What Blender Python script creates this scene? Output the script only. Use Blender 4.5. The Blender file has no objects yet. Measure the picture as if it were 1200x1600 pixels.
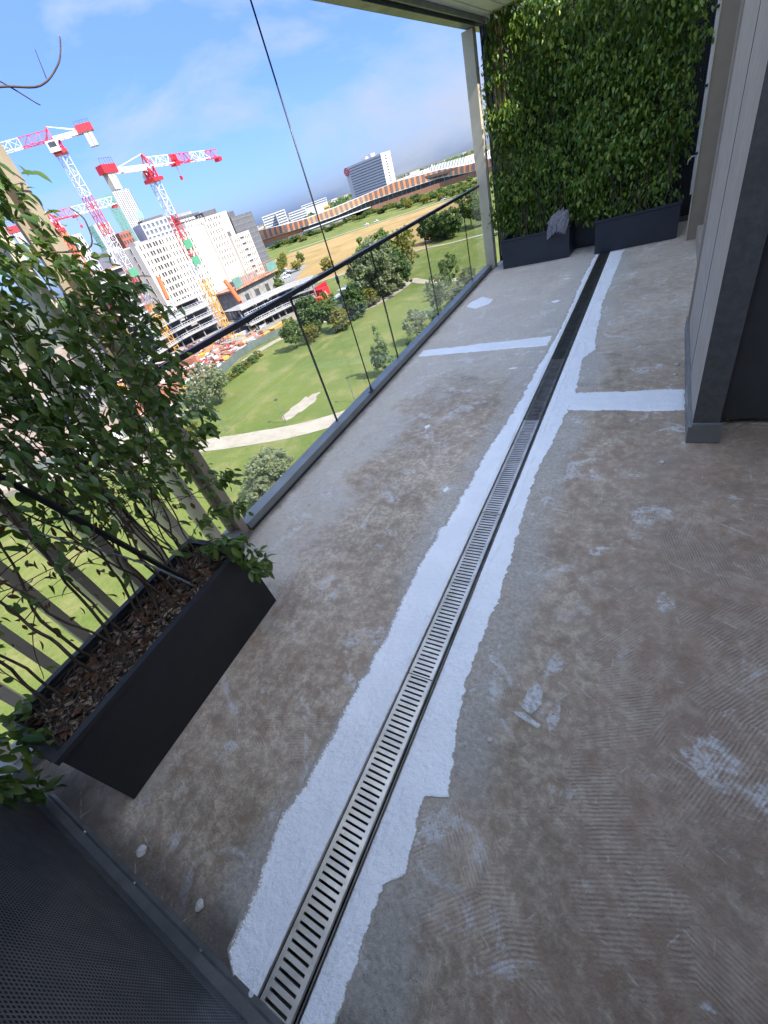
import bpy, math, random
import numpy as np
from mathutils import Vector, Matrix, noise

random.seed(7)
rng = np.random.default_rng(7)
S = bpy.context.scene
COL = S.collection
R = math.radians

# ------------------------------------------------------------------ camera
YAW, PITCH, ROLL = 0.693271, 0.649118, 0.345418
fw = Vector((-math.sin(YAW) * math.cos(PITCH), math.cos(YAW) * math.cos(PITCH), -math.sin(PITCH)))
rt0 = Vector((math.cos(YAW), math.sin(YAW), 0))
dn0 = fw.cross(rt0)
rt = rt0 * math.cos(ROLL) + dn0 * math.sin(ROLL)
dn = -rt0 * math.sin(ROLL) + dn0 * math.cos(ROLL)
cam = bpy.data.cameras.new('camera')
camo = bpy.data.objects.new('camera', cam)
COL.objects.link(camo)
camo.matrix_world = Matrix(((rt.x, -dn.x, -fw.x, 0), (rt.y, -dn.y, -fw.y, 0), (rt.z, -dn.z, -fw.z, 1.55), (0, 0, 0, 1)))
cam.sensor_fit = 'VERTICAL'
cam.sensor_height = 32
cam.lens = 32 * 644.5 / 1600
cam.clip_start = 0.02
cam.clip_end = 30000
S.camera = camo

# ------------------------------------------------------------------ light
SUN_EL, SUN_ROT = 45, 94          # sun stands over the building (+X), shadows fall out over the park
w = bpy.data.worlds.new('World')
S.world = w
w.use_nodes = True
wn, wl = w.node_tree.nodes, w.node_tree.links
bg = wn['Background']
bg.inputs[1].default_value = 0.15
sky = wn.new('ShaderNodeTexSky')
sky.sky_type = 'NISHITA'
sky.sun_disc = False
sky.sun_elevation = R(SUN_EL)
sky.sun_rotation = R(SUN_ROT)
sky.altitude = 100
sky.air_density = 1.0
sky.dust_density = 1.2
sky.ozone_density = 1.0
tc = wn.new('ShaderNodeTexCoord')
mp = wn.new('ShaderNodeMapping')
mp.inputs['Scale'].default_value = (1.0, 1.0, 2.6)
wl.new(tc.outputs['Generated'], mp.inputs['Vector'])
n1 = wn.new('ShaderNodeTexNoise')
n1.inputs['Scale'].default_value = 2.9
n1.inputs['Detail'].default_value = 9
n1.inputs['Roughness'].default_value = 0.56
n1.inputs['Distortion'].default_value = 0.35
wl.new(mp.outputs[0], n1.inputs['Vector'])
cr = wn.new('ShaderNodeValToRGB')
cr.color_ramp.elements[0].position = 0.455
cr.color_ramp.elements[0].color = (0, 0, 0, 1)
cr.color_ramp.elements[1].position = 0.67
cr.color_ramp.elements[1].color = (0.75, 0.75, 0.75, 1)
wl.new(n1.outputs[0], cr.inputs[0])
# low sky dimmed and tinted all round; upper sky left brighter to light the floor
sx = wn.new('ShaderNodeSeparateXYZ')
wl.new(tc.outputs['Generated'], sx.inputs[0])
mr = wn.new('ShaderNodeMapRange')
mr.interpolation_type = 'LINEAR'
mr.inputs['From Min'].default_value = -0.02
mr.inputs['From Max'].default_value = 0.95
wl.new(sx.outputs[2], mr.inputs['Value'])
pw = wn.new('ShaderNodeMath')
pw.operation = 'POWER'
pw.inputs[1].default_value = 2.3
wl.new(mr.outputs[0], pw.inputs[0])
low_dim = wn.new('ShaderNodeMixRGB')
wl.new(pw.outputs[0], low_dim.inputs[0])
low_dim.inputs[1].default_value = (0.115, 0.162, 0.33, 1)
low_dim.inputs[2].default_value = (1.0, 0.99, 0.93, 1)
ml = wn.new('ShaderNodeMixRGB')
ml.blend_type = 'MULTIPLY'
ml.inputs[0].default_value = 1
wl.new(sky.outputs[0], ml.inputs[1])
wl.new(low_dim.outputs[0], ml.inputs[2])
cg = wn.new('ShaderNodeMixRGB')            # cloud brightness, dimmed low down with the sky, kept high overhead for light
wl.new(pw.outputs[0], cg.inputs[0])
cg.inputs[1].default_value = (0.80, 0.86, 1.0, 1)
cg.inputs[2].default_value = (4.6, 4.8, 5.1, 1)
m3 = wn.new('ShaderNodeMixRGB')
wl.new(cr.outputs[0], m3.inputs[0])
wl.new(ml.outputs[0], m3.inputs[1])
wl.new(cg.outputs[0], m3.inputs[2])
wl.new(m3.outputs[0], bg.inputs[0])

sl = bpy.data.lights.new('sun', 'SUN')
sl.energy = 2.0
sl.angle = R(0.53)
sl.color = (1.0, 0.94, 0.86)
so = bpy.data.objects.new('sun', sl)
COL.objects.link(so)
sd = Vector((math.sin(R(SUN_ROT)) * math.cos(R(SUN_EL)), math.cos(R(SUN_ROT)) * math.cos(R(SUN_EL)), math.sin(R(SUN_EL))))
so.rotation_euler = sd.to_track_quat('Z', 'Y').to_euler()

S.view_settings.view_transform = 'Standard'
S.view_settings.look = 'None'
S.view_settings.gamma = 1
S.view_settings.use_curve_mapping = False
S.view_settings.exposure = 2.45
S.render.engine = 'CYCLES'
S.cycles.max_bounces = 10
S.cycles.transparent_max_bounces = 24
S.cycles.caustics_reflective = False
S.cycles.caustics_refractive = False
S.cycles.use_denoising = True

GZ = -23.45      # the park lies this far below the balcony floor

# ------------------------------------------------------------------ materials
def newmat(name):
    m = bpy.data.materials.new(name)
    m.use_nodes = True
    return m, m.node_tree.nodes, m.node_tree.links, m.node_tree.nodes['Principled BSDF']

def nz(N, L, vec, scale, detail=4, rough=0.55, dist=0.0):
    t = N.new('ShaderNodeTexNoise')
    t.inputs['Scale'].default_value = scale
    t.inputs['Detail'].default_value = detail
    t.inputs['Roughness'].default_value = rough
    t.inputs['Distortion'].default_value = dist
    if vec is not None:
        L.new(vec, t.inputs['Vector'])
    return t.outputs['Fac']

def ramp(N, L, fac, a, b, lo=0.0, hi=1.0):
    r = N.new('ShaderNodeMapRange')
    r.interpolation_type = 'SMOOTHSTEP'
    r.inputs['From Min'].default_value = a
    r.inputs['From Max'].default_value = b
    r.inputs['To Min'].default_value = lo
    r.inputs['To Max'].default_value = hi
    L.new(fac, r.inputs['Value'])
    return r.outputs[0]

def mixc(N, L, fac, a, b, mode='MIX'):
    t = N.new('ShaderNodeMixRGB')
    t.blend_type = mode
    for sock, v in ((t.inputs[0], fac), (t.inputs[1], a), (t.inputs[2], b)):
        if hasattr(v, 'is_linked'):
            L.new(v, sock)
        elif isinstance(v, (int, float)):
            sock.default_value = v
        else:
            sock.default_value = (*v, 1)
    return t.outputs[0]

def mathn(N, L, op, a, b=0.0):
    t = N.new('ShaderNodeMath')
    t.operation = op
    for sock, v in ((t.inputs[0], a), (t.inputs[1], b)):
        if hasattr(v, 'is_linked'):
            L.new(v, sock)
        else:
            sock.default_value = v
    return t.outputs[0]

def bump(N, L, P, h, strength, dist):
    b = N.new('ShaderNodeBump')
    b.inputs['Strength'].default_value = strength
    b.inputs['Distance'].default_value = dist
    L.new(h, b.inputs['Height'])
    L.new(b.outputs[0], P.inputs['Normal'])

def pmat(name, col, rough=0.6, metal=0.0, var=0.12, scale=6.0, bmp=0.0, bscale=60.0, bdist=0.002, spec=None, col2=None):
    m, N, L, P = newmat(name)
    t = N.new('ShaderNodeTexCoord')
    f = nz(N, L, t.outputs['Object'], scale, 6, 0.6)
    f = ramp(N, L, f, 0.3, 0.7)
    a = tuple(c * (1 - var) for c in col)
    b = col2 if col2 else tuple(min(1, c * (1 + var)) for c in col)
    L.new(mixc(N, L, f, a, b), P.inputs['Base Color'])
    f2 = nz(N, L, t.outputs['Object'], scale * 2.7, 4)
    L.new(ramp(N, L, f2, 0.25, 0.75, max(0.02, rough - 0.1), min(1, rough + 0.1)), P.inputs['Roughness'])
    P.inputs['Metallic'].default_value = metal
    if spec is not None:
        P.inputs['Specular IOR Level'].default_value = spec
    if bmp:
        bump(N, L, P, nz(N, L, t.outputs['Object'], bscale, 5), bmp, bdist)
    return m

def leafmat(name, cols, trans, rough=0.4, tmix=0.38):
    """leaf colours vary from leaf to leaf; light passes through the blade"""
    m, N, L, P = newmat(name)
    g = N.new('ShaderNodeNewGeometry')
    r = N.new('ShaderNodeValToRGB')
    e = r.color_ramp.elements
    e[0].position = 0
    e[0].color = (*cols[0], 1)
    e[1].position = 1
    e[1].color = (*cols[-1], 1)
    for i in range(1, len(cols) - 1):
        x = e.new(i / (len(cols) - 1))
        x.color = (*cols[i], 1)
    L.new(g.outputs['Random Per Island'], r.inputs[0])
    L.new(r.outputs[0], P.inputs['Base Color'])
    P.inputs['Roughness'].default_value = rough
    P.inputs['Specular IOR Level'].default_value = 0.45
    tr = N.new('ShaderNodeBsdfTranslucent')
    tcol = mixc(N, L, 0.65, r.outputs[0], trans)
    L.new(tcol, tr.inputs[0])
    ms = N.new('ShaderNodeMixShader')
    ms.inputs[0].default_value = tmix
    L.new(P.outputs[0], ms.inputs[1])
    L.new(tr.outputs[0], ms.inputs[2])
    L.new(ms.outputs[0], N['Material Output'].inputs[0])
    return m

def glassmat(name, tint=(0.975, 0.99, 0.985), refl=1.0):
    m, N, L, P = newmat(name)
    tr = N.new('ShaderNodeBsdfTransparent')
    tr.inputs[0].default_value = (*tint, 1)
    gl = N.new('ShaderNodeBsdfGlossy')
    gl.inputs['Roughness'].default_value = 0.01
    fr = N.new('ShaderNodeFresnel')
    ge = N.new('ShaderNodeNewGeometry')
    ior = N.new('ShaderNodeMapRange')
    ior.inputs['To Min'].default_value = 1.45
    ior.inputs['To Max'].default_value = 1 / 1.45
    L.new(ge.outputs['Backfacing'], ior.inputs['Value'])
    L.new(ior.outputs[0], fr.inputs[0])
    f = mathn(N, L, 'MULTIPLY', fr.outputs[0], refl)
    ms = N.new('ShaderNodeMixShader')
    L.new(f, ms.inputs[0])
    L.new(tr.outputs[0], ms.inputs[1])
    L.new(gl.outputs[0], ms.inputs[2])
    L.new(ms.outputs[0], N['Material Output'].inputs[0])
    return m

def floormat():
    m, N, L, P = newmat('stripped concrete')
    t = N.new('ShaderNodeTexCoord')
    o = t.outputs['Object']
    sp = N.new('ShaderNodeSeparateXYZ')
    L.new(o, sp.inputs[0])
    x, y = sp.outputs[0], sp.outputs[1]
    dn0 = mathn(N, L, 'ADD', x, mathn(N, L, 'MULTIPLY', y, 0.019))
    big = nz(N, L, o, 0.9, 3, 0.5)
    med = nz(N, L, o, 3.2, 8, 0.62, 0.3)
    med2 = nz(N, L, o, 6.5, 9, 0.68, 0.6)
    fine = nz(N, L, o, 60, 6, 0.7)
    grit = nz(N, L, o, 260, 3, 0.7)
    f1 = nz(N, L, o, 15, 12, 0.74, 0.15)
    f2 = nz(N, L, o, 34, 9, 0.74, 0.3)
    base = mixc(N, L, ramp(N, L, mathn(N, L, 'ADD', mathn(N, L, 'MULTIPLY', f1, 0.62), mathn(N, L, 'MULTIPLY', med, 0.38)), 0.38, 0.62), (0.37, 0.29, 0.205), (0.76, 0.66, 0.515))
    base = mixc(N, L, ramp(N, L, f2, 0.44, 0.58, 0.0, 0.6), base, (0.30, 0.24, 0.18))
    base = mixc(N, L, 1.0, base, mixc(N, L, ramp(N, L, nz(N, L, o, 1.6, 6, 0.65, 0.4), 0.36, 0.64), (0.80, 0.76, 0.71), (1.10, 1.10, 1.10)), 'MULTIPLY')
    base = mixc(N, L, ramp(N, L, nz(N, L, o, 2.7, 8, 0.7, 0.5), 0.54, 0.66, 0.0, 0.5), base, (0.27, 0.165, 0.11))
    # the pale smooth screed along the kerb and over the far half, the rough brown bed in between
    wob2 = mathn(N, L, 'MULTIPLY', mathn(N, L, 'SUBTRACT', med, 0.5), 1.6)
    xk = mathn(N, L, 'ADD', dn0, wob2)
    pale = ramp(N, L, xk, -1.80, -1.45, 1.0, 0.0)
    pale = mathn(N, L, 'MAXIMUM', pale, mathn(N, L, 'MULTIPLY', ramp(N, L, mathn(N, L, 'ADD', y, mathn(N, L, 'MULTIPLY', wob2, 2.0)), 2.7, 3.9), ramp(N, L, x, -0.9, -0.3, 1.0, 0.65)))
    smooth = mixc(N, L, ramp(N, L, f2, 0.35, 0.65), (0.50, 0.455, 0.385), (0.69, 0.635, 0.55))
    base = mixc(N, L, mathn(N, L, 'MULTIPLY', pale, 0.72), base, smooth)
    rough = mathn(N, L, 'MULTIPLY', ramp(N, L, mathn(N, L, 'ADD', x, wob2), -0.25, 0.15), ramp(N, L, y, 2.8, 2.2))
    base = mixc(N, L, mathn(N, L, 'MULTIPLY', rough, 0.38), base, (0.29, 0.20, 0.145))
    # smoother grey primer left along both sides of the drain
    dd = mathn(N, L, 'ABSOLUTE', mathn(N, L, 'ADD', x, 0.645))
    gr = ramp(N, L, mathn(N, L, 'ADD', dd, mathn(N, L, 'MULTIPLY', big, 0.5)), 0.50, 0.62, 0.75, 0.0)
    base = mixc(N, L, gr, base, mixc(N, L, ramp(N, L, fine, 0.3, 0.7), (0.36, 0.335, 0.29), (0.60, 0.565, 0.50)))
    # reddish brown glue left from the tiles: more of it on the building side and in the middle of the far side
    side = ramp(N, L, x, -0.6, 0.1, -0.01, 0.085)
    edge = ramp(N, L, x, -2.1, -1.6, -0.12, 0.0)
    far = ramp(N, L, y, 2.6, 4.4, 0.0, -0.10)
    gl = mathn(N, L, 'ADD', mathn(N, L, 'MULTIPLY', med, 0.62), mathn(N, L, 'MULTIPLY', big, 0.42))
    gl = mathn(N, L, 'ADD', mathn(N, L, 'ADD', gl, side), mathn(N, L, 'ADD', edge, far))
    glue = ramp(N, L, gl, 0.455, 0.60)
    gfine = nz(N, L, o, 24, 8, 0.7, 0.2)
    glue = mathn(N, L, 'MULTIPLY', glue, ramp(N, L, f1, 0.40, 0.60, 1.0, 0.45))
    glue = mathn(N, L, 'MULTIPLY', glue, ramp(N, L, f2, 0.35, 0.6, 1.0, 0.45))
    gcol = mixc(N, L, ramp(N, L, nz(N, L, o, 2.3, 5, 0.6), 0.38, 0.66), (0.235, 0.145, 0.09), (0.37, 0.26, 0.18))
    # combed trowel ridges, each patch of glue in its own direction
    vo = N.new('ShaderNodeTexVoronoi')
    vo.inputs['Scale'].default_value = 2.6
    vo.inputs['Randomness'].default_value = 1.0
    wob = N.new('ShaderNodeVectorMath')
    wob.operation = 'MULTIPLY_ADD'
    nv = N.new('ShaderNodeTexNoise')
    nv.inputs['Scale'].default_value = 3.0
    L.new(o, nv.inputs['Vector'])
    L.new(nv.outputs['Color'], wob.inputs[0])
    wob.inputs[1].default_value = (0.35, 0.35, 0.35)
    L.new(o, wob.inputs[2])
    L.new(wob.outputs[0], vo.inputs['Vector'])
    sc = N.new('ShaderNodeSeparateXYZ')
    L.new(vo.outputs['Color'], sc.inputs[0])
    vr = N.new('ShaderNodeVectorRotate')
    vr.rotation_type = 'Z_AXIS'
    L.new(o, vr.inputs['Vector'])
    L.new(mathn(N, L, 'MULTIPLY', sc.outputs[0], 3.0), vr.inputs['Angle'])
    wv = N.new('ShaderNodeTexWave')
    wv.inputs['Scale'].default_value = 30
    wv.inputs['Distortion'].default_value = 2.4
    wv.inputs['Detail'].default_value = 4
    wv.inputs['Detail Scale'].default_value = 0.8
    L.new(vr.outputs[0], wv.inputs['Vector'])
    comb = mathn(N, L, 'MULTIPLY', wv.outputs['Fac'], ramp(N, L, nz(N, L, o, 3.6, 6, 0.7), 0.43, 0.56))
    comb = mathn(N, L, 'MULTIPLY', comb, ramp(N, L, gfine, 0.35, 0.6, 0.35, 1.0))
    col = mixc(N, L, mathn(N, L, 'MULTIPLY', glue, 0.86), base, gcol)
    combm = mathn(N, L, 'MULTIPLY', comb, mathn(N, L, 'ADD', mathn(N, L, 'MULTIPLY', glue, 0.38), mathn(N, L, 'MULTIPLY', rough, 0.30)))
    col = mixc(N, L, combm, col, (0.47, 0.41, 0.35))
    # pale cement skim and whitish spots
    wsp = mathn(N, L, 'MULTIPLY', ramp(N, L, nz(N, L, o, 4.6, 6, 0.6, 0.8), 0.575, 0.64), ramp(N, L, f2, 0.42, 0.56))
    col = mixc(N, L, mathn(N, L, 'MULTIPLY', wsp, 0.75), col, (0.68, 0.68, 0.67))
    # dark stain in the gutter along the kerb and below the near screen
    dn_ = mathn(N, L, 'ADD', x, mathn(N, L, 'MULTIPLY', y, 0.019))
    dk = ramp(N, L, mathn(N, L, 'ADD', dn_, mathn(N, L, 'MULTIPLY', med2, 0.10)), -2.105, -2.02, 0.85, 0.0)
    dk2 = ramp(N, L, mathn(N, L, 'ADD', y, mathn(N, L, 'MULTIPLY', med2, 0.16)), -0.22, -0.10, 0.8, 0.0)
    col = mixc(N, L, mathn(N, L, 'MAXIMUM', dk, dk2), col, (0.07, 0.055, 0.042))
    col = mixc(N, L, ramp(N, L, grit, 0.62, 0.75, 0.0, 0.5), col, (0.10, 0.09, 0.08))
    pit = ramp(N, L, nz(N, L, o, 95, 3, 0.6), 0.66, 0.72, 0.0, 0.75)
    col = mixc(N, L, pit, col, (0.13, 0.11, 0.09))
    # thin pale scrape marks
    for ang, thr in ((0.5, 0.635), (-0.9, 0.645), (1.5, 0.65), (0.1, 0.65)):
        v2 = N.new('ShaderNodeVectorRotate')
        v2.rotation_type = 'Z_AXIS'
        v2.inputs['Angle'].default_value = ang
        L.new(o, v2.inputs['Vector'])
        m2 = N.new('ShaderNodeMapping')
        m2.inputs['Scale'].default_value = (5, 46, 1)
        L.new(v2.outputs[0], m2.inputs['Vector'])
        scr = mathn(N, L, 'MULTIPLY', ramp(N, L, nz(N, L, m2.outputs[0], 1.0, 7, 0.7, 0.5), thr - 0.02, thr + 0.03), ramp(N, L, fine, 0.35, 0.55))
        col = mixc(N, L, mathn(N, L, 'MULTIPLY', scr, 0.6), col, (0.60, 0.57, 0.52))
    L.new(col, P.inputs['Base Color'])
    L.new(ramp(N, L, med, 0.3, 0.7, 0.46, 0.72), P.inputs['Roughness'])
    h = mathn(N, L, 'ADD', mathn(N, L, 'MULTIPLY', f1, 0.8), mathn(N, L, 'MULTIPLY', f2, 0.8))
    h = mathn(N, L, 'ADD', h, mathn(N, L, 'MULTIPLY', combm, 0.5))
    h = mathn(N, L, 'ADD', h, mathn(N, L, 'ADD', mathn(N, L, 'MULTIPLY', grit, 0.1), mathn(N, L, 'MULTIPLY', glue, 0.1)))
    bump(N, L, P, h, 1.0, 0.016)
    return m, (base, P)

def paintmat():
    m, N, L, P = newmat('white waterproofing paint')
    t = N.new('ShaderNodeTexCoord')
    o = t.outputs['Object']
    a = N.new('ShaderNodeAttribute')
    a.attribute_name = 'cover'
    sp = nz(N, L, o, 130, 4, 0.75)
    md = nz(N, L, o, 14, 5, 0.6)
    thr = mathn(N, L, 'ADD', mathn(N, L, 'MULTIPLY', sp, 0.75), mathn(N, L, 'MULTIPLY', md, 0.35))
    f = ramp(N, L, mathn(N, L, 'SUBTRACT', mathn(N, L, 'MULTIPLY', a.outputs['Fac'], 1.15), thr), -0.04, 0.05)
    wcol = mixc(N, L, ramp(N, L, nz(N, L, o, 5, 6, 0.6), 0.4, 0.7), (0.84, 0.855, 0.87), (0.90, 0.91, 0.92))
    wcol = mixc(N, L, ramp(N, L, nz(N, L, o, 9, 6, 0.7), 0.64, 0.78, 0, 0.35), wcol, (0.55, 0.55, 0.55))
    L.new(mixc(N, L, f, (0.40, 0.36, 0.31), wcol), P.inputs['Base Color'])
    L.new(ramp(N, L, f, 0, 1, 0.8, 0.38), P.inputs['Roughness'])
    # brush strokes run along the drain
    mp_ = N.new('ShaderNodeMapping')
    mp_.inputs['Scale'].default_value = (90, 9, 1)
    L.new(o, mp_.inputs['Vector'])
    br = nz(N, L, mp_.outputs[0], 1.0, 4, 0.6)
    h = mathn(N, L, 'ADD', mathn(N, L, 'MULTIPLY', nz(N, L, o, 55, 5, 0.65), 1.0), mathn(N, L, 'MULTIPLY', br, 0.5))
    h = mathn(N, L, 'ADD', h, mathn(N, L, 'MULTIPLY', nz(N, L, o, 17, 4, 0.6), 1.0))
    bump(N, L, P, h, 0.9, 0.010)
    return m

def groundmat(name, cols, scales, rough=0.95, bdist=0.05):
    """mix of three soil / plant colours at two scales"""
    m, N, L, P = newmat(name)
    t = N.new('ShaderNodeTexCoord')
    o = t.outputs['Object']
    c = mixc(N, L, ramp(N, L, nz(N, L, o, scales[0], 6, 0.6, 0.4), 0.36, 0.64), cols[0], cols[1])
    c = mixc(N, L, ramp(N, L, nz(N, L, o, scales[1], 7, 0.65, 0.3), 0.45, 0.70, 0, 0.85), c, cols[2])
    f = nz(N, L, o, scales[2], 5, 0.7)
    c = mixc(N, L, ramp(N, L, f, 0.3, 0.75, 0, 0.45), c, tuple(v * 0.55 for v in cols[0]))
    L.new(c, P.inputs['Base Color'])
    P.inputs['Roughness'].default_value = rough
    P.inputs['Specular IOR Level'].default_value = 0.15
    bump(N, L, P, f, 0.6, bdist)
    return m

M = {}
M['floor'], _ = floormat()
M['paint'] = paintmat()
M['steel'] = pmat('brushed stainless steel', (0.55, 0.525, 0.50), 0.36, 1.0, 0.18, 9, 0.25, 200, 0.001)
M['dull_steel'] = pmat('dull grey galvanised steel', (0.16, 0.155, 0.145), 0.5, 0.9, 0.3, 14, 0.3, 160, 0.001)
M['dark_steel'] = pmat('dirty dark galvanised steel', (0.055, 0.055, 0.052), 0.55, 0.7, 0.4, 18, 0.3, 160, 0.001)  # darker steel for the far grate sections
M['trough'] = pmat('dirty drain trough', (0.05, 0.045, 0.04), 0.7, 0.3, 0.4, 20)
M['alu'] = pmat('grey coated aluminium', (0.20, 0.215, 0.215), 0.38, 0.4, 0.12, 4)
M['alu_dark'] = pmat('dark coated aluminium', (0.05, 0.052, 0.054), 0.4, 0.3, 0.15, 4)
M['rail'] = pmat('dark handrail metal', (0.022, 0.023, 0.025), 0.35, 0.3, 0.2, 5)
M['gasket'] = pmat('black rubber gasket', (0.018, 0.018, 0.018), 0.6, 0, 0.2, 20)
M['glass'] = glassmat('balustrade glass')
M['fin'] = pmat('beige coated fin metal', (0.57, 0.51, 0.39), 0.45, 0.1, 0.08, 3)
M['bronze'] = pmat('taupe coated metal', (0.30, 0.255, 0.185), 0.5, 0.15, 0.06, 6, 0.12, 500, 0.0006)
M['wood_fin'] = pmat('light brown slat', (0.34, 0.24, 0.14), 0.6, 0, 0.25, 8)
M['anth'] = pmat('anthracite planter resin', (0.024, 0.030, 0.042), 0.42, 0, 0.1, 3, 0.1, 300, 0.0006)
M['black_pl'] = pmat('black planter resin', (0.012, 0.013, 0.016), 0.5, 0, 0.1, 3, 0.1, 300, 0.0006)
M['soil'] = pmat('dry potting soil', (0.035, 0.026, 0.019), 0.95, 0, 0.5, 35, 1.0, 70, 0.02)
M['chip'] = pmat('wood chips', (0.20, 0.15, 0.11), 0.9, 0, 0.6, 40)
M['stem'] = pmat('woody vine stem', (0.060, 0.042, 0.028), 0.85, 0, 0.4, 40, 0.5, 120, 0.002)
M['dry_leaf'] = leafmat('withered leaf', [(0.10, 0.04, 0.02), (0.17, 0.08, 0.03), (0.07, 0.035, 0.02)], (0.3, 0.12, 0.03))
M['leaf_near'] = leafmat('jasmine leaf', [(0.04, 0.088, 0.026), (0.06, 0.118, 0.032), (0.085, 0.15, 0.034), (0.13, 0.17, 0.036)], (0.24, 0.36, 0.04), 0.36)
M['leaf_far'] = leafmat('climber leaf', [(0.045, 0.105, 0.022), (0.09, 0.175, 0.03), (0.15, 0.25, 0.034), (0.27, 0.33, 0.04)], (0.22, 0.34, 0.02), 0.4)
M['screen'] = pmat('dark perforated sheet', (0.11, 0.112, 0.115), 0.42, 0.3, 0.15, 4)
M['screen_far'] = pmat('far dark sheet', (0.035, 0.036, 0.038), 0.5, 0.2, 0.15, 4)
M['screen_back'] = pmat('black backing', (0.006, 0.006, 0.007), 0.7, 0, 0.1, 5)
M['flash'] = pmat('grey flashing', (0.12, 0.122, 0.12), 0.45, 0.4, 0.2, 10)
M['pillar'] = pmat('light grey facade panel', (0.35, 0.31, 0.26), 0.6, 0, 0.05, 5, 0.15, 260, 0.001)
M['pillar_shaded'] = pmat('rough render darkened for shade', (0.085, 0.085, 0.083), 0.85, 0, 0.15, 30, 0.5, 260, 0.002)  # darker copy for the pillar end, its shade put into the colour
M['skirt'] = pmat('grey skirting metal', (0.20, 0.205, 0.20), 0.5, 0.3, 0.12, 8)
M['shutter'] = pmat('dark grey shutter panel', (0.055, 0.060, 0.063), 0.5, 0.1, 0.1, 4)
M['wall'] = pmat('pale facade render', (0.74, 0.72, 0.68), 0.8, 0, 0.06, 3, 0.1, 200, 0.001)
M['ceil'] = pmat('white soffit board', (0.90, 0.88, 0.83), 0.8, 0, 0.03, 3)
M['cloth'] = pmat('grey patterned cloth', (0.33, 0.32, 0.33), 0.9, 0, 0.35, 45, 0.6, 90, 0.004, col2=(0.12, 0.12, 0.14))
M['strap'] = pmat('flat grey strap', (0.13, 0.145, 0.15), 0.55, 0.1, 0.2, 20)
M['interior'] = pmat('room wall darkened for shade', (0.08, 0.08, 0.08), 0.9)  # shade of the room behind the shutter put into a dark wall colour
M['skim'] = pmat('pale cement skim', (0.50, 0.48, 0.44), 0.85, 0, 0.4, 55, 1.0, 180, 0.003, col2=(0.62, 0.61, 0.59))
M['pebble'] = pmat('pale mortar crumb', (0.50, 0.48, 0.44), 0.9, 0, 0.2, 30)

# ------------------------------------------------------------------ mesh helpers
class MB:
    def __init__(s):
        s.v, s.f, s.mi, s.cur = [], [], [], 0
    def add(s, vs, fs):
        o = len(s.v)
        s.v.extend(vs)
        s.f.extend([tuple(i + o for i in f) for f in fs])
        s.mi.extend([s.cur] * len(fs))
        return s
    def box(s, x0, x1, y0, y1, z0, z1):
        vs = [(x0, y0, z0), (x1, y0, z0), (x1, y1, z0), (x0, y1, z0), (x0, y0, z1), (x1, y0, z1), (x1, y1, z1), (x0, y1, z1)]
        return s.add(vs, [(3, 2, 1, 0), (4, 5, 6, 7), (0, 1, 5, 4), (1, 2, 6, 5), (2, 3, 7, 6), (3, 0, 4, 7)])
    def obox(s, c, ax, ay, az):
        """box at centre c with half-axis vectors"""
        c, ax, ay, az = Vector(c), Vector(ax), Vector(ay), Vector(az)
        vs = [tuple(c + ax * i + ay * j + az * k) for k in (-1, 1) for i, j in ((-1, -1), (1, -1), (1, 1), (-1, 1))]
        return s.add(vs, [(3, 2, 1, 0), (4, 5, 6, 7), (0, 1, 5, 4), (1, 2, 6, 5), (2, 3, 7, 6), (3, 0, 4, 7)])
    def bar(s, a, b, w_, h_=None, up=(0, 0, 1)):
        a, b = Vector(a), Vector(b)
        h_ = h_ or w_
        d = (b - a)
        if d.length < 1e-6:
            return s
        u = Vector(up)
        if abs(d.normalized().dot(u)) > 0.98:
            u = Vector((1, 0, 0))
        sx = d.cross(u).normalized()
        sy = sx.cross(d).normalized()
        return s.obox((a + b) / 2, sx * w_ / 2, d / 2, sy * h_ / 2)
    def tube(s, pts, rad, n=6, cap=True):
        pts = [Vector(p) for p in pts]
        rads = rad if isinstance(rad, (list, tuple)) else [rad] * len(pts)
        vs, fs = [], []
        ref = Vector((0.31, 0.22, 0.93))
        for i, p in enumerate(pts):
            d = (pts[min(i + 1, len(pts) - 1)] - pts[max(i - 1, 0)]).normalized()
            u = d.cross(ref)
            if u.length < 1e-3:
                u = d.cross(Vector((1, 0, 0)))
            u.normalize()
            v = d.cross(u)
            for k in range(n):
                a = 2 * math.pi * k / n
                vs.append(tuple(p + (u * math.cos(a) + v * math.sin(a)) * rads[i]))
        for i in range(len(pts) - 1):
            for k in range(n):
                fs.append((i * n + k, i * n + (k + 1) % n, (i + 1) * n + (k + 1) % n, (i + 1) * n + k))
        if cap:
            fs.append(tuple(range(n - 1, -1, -1)))
            fs.append(tuple((len(pts) - 1) * n + k for k in range(n)))
        return s.add(vs, fs)
    def prism(s, poly, z0, z1):
        n = len(poly)
        vs = [(p[0], p[1], z0) for p in poly] + [(p[0], p[1], z1) for p in poly]
        fs = [tuple(range(n - 1, -1, -1)), tuple(range(n, 2 * n))]
        fs += [(i, (i + 1) % n, n + (i + 1) % n, n + i) for i in range(n)]
        return s.add(vs, fs)
    def build(s, name, mat, parent=None, smooth=False, org=None):
        me = bpy.data.meshes.new(name)
        off = Vector(org) if org is not None else (Vector(root_loc(parent)) if parent is not None else Vector((0, 0, 0)))
        vs = [(v[0] - off.x, v[1] - off.y, v[2] - off.z) for v in s.v]
        me.from_pydata(vs, [], s.f)
        mats = mat if isinstance(mat, (list, tuple)) else [mat]
        for m_ in mats:
            me.materials.append(m_)
        if len(mats) > 1:
            me.polygons.foreach_set('material_index', s.mi)
        if smooth:
            me.polygons.foreach_set('use_smooth', [True] * len(me.polygons))
        me.update()
        return link(name, me, parent, None if org is None else org)

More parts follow.
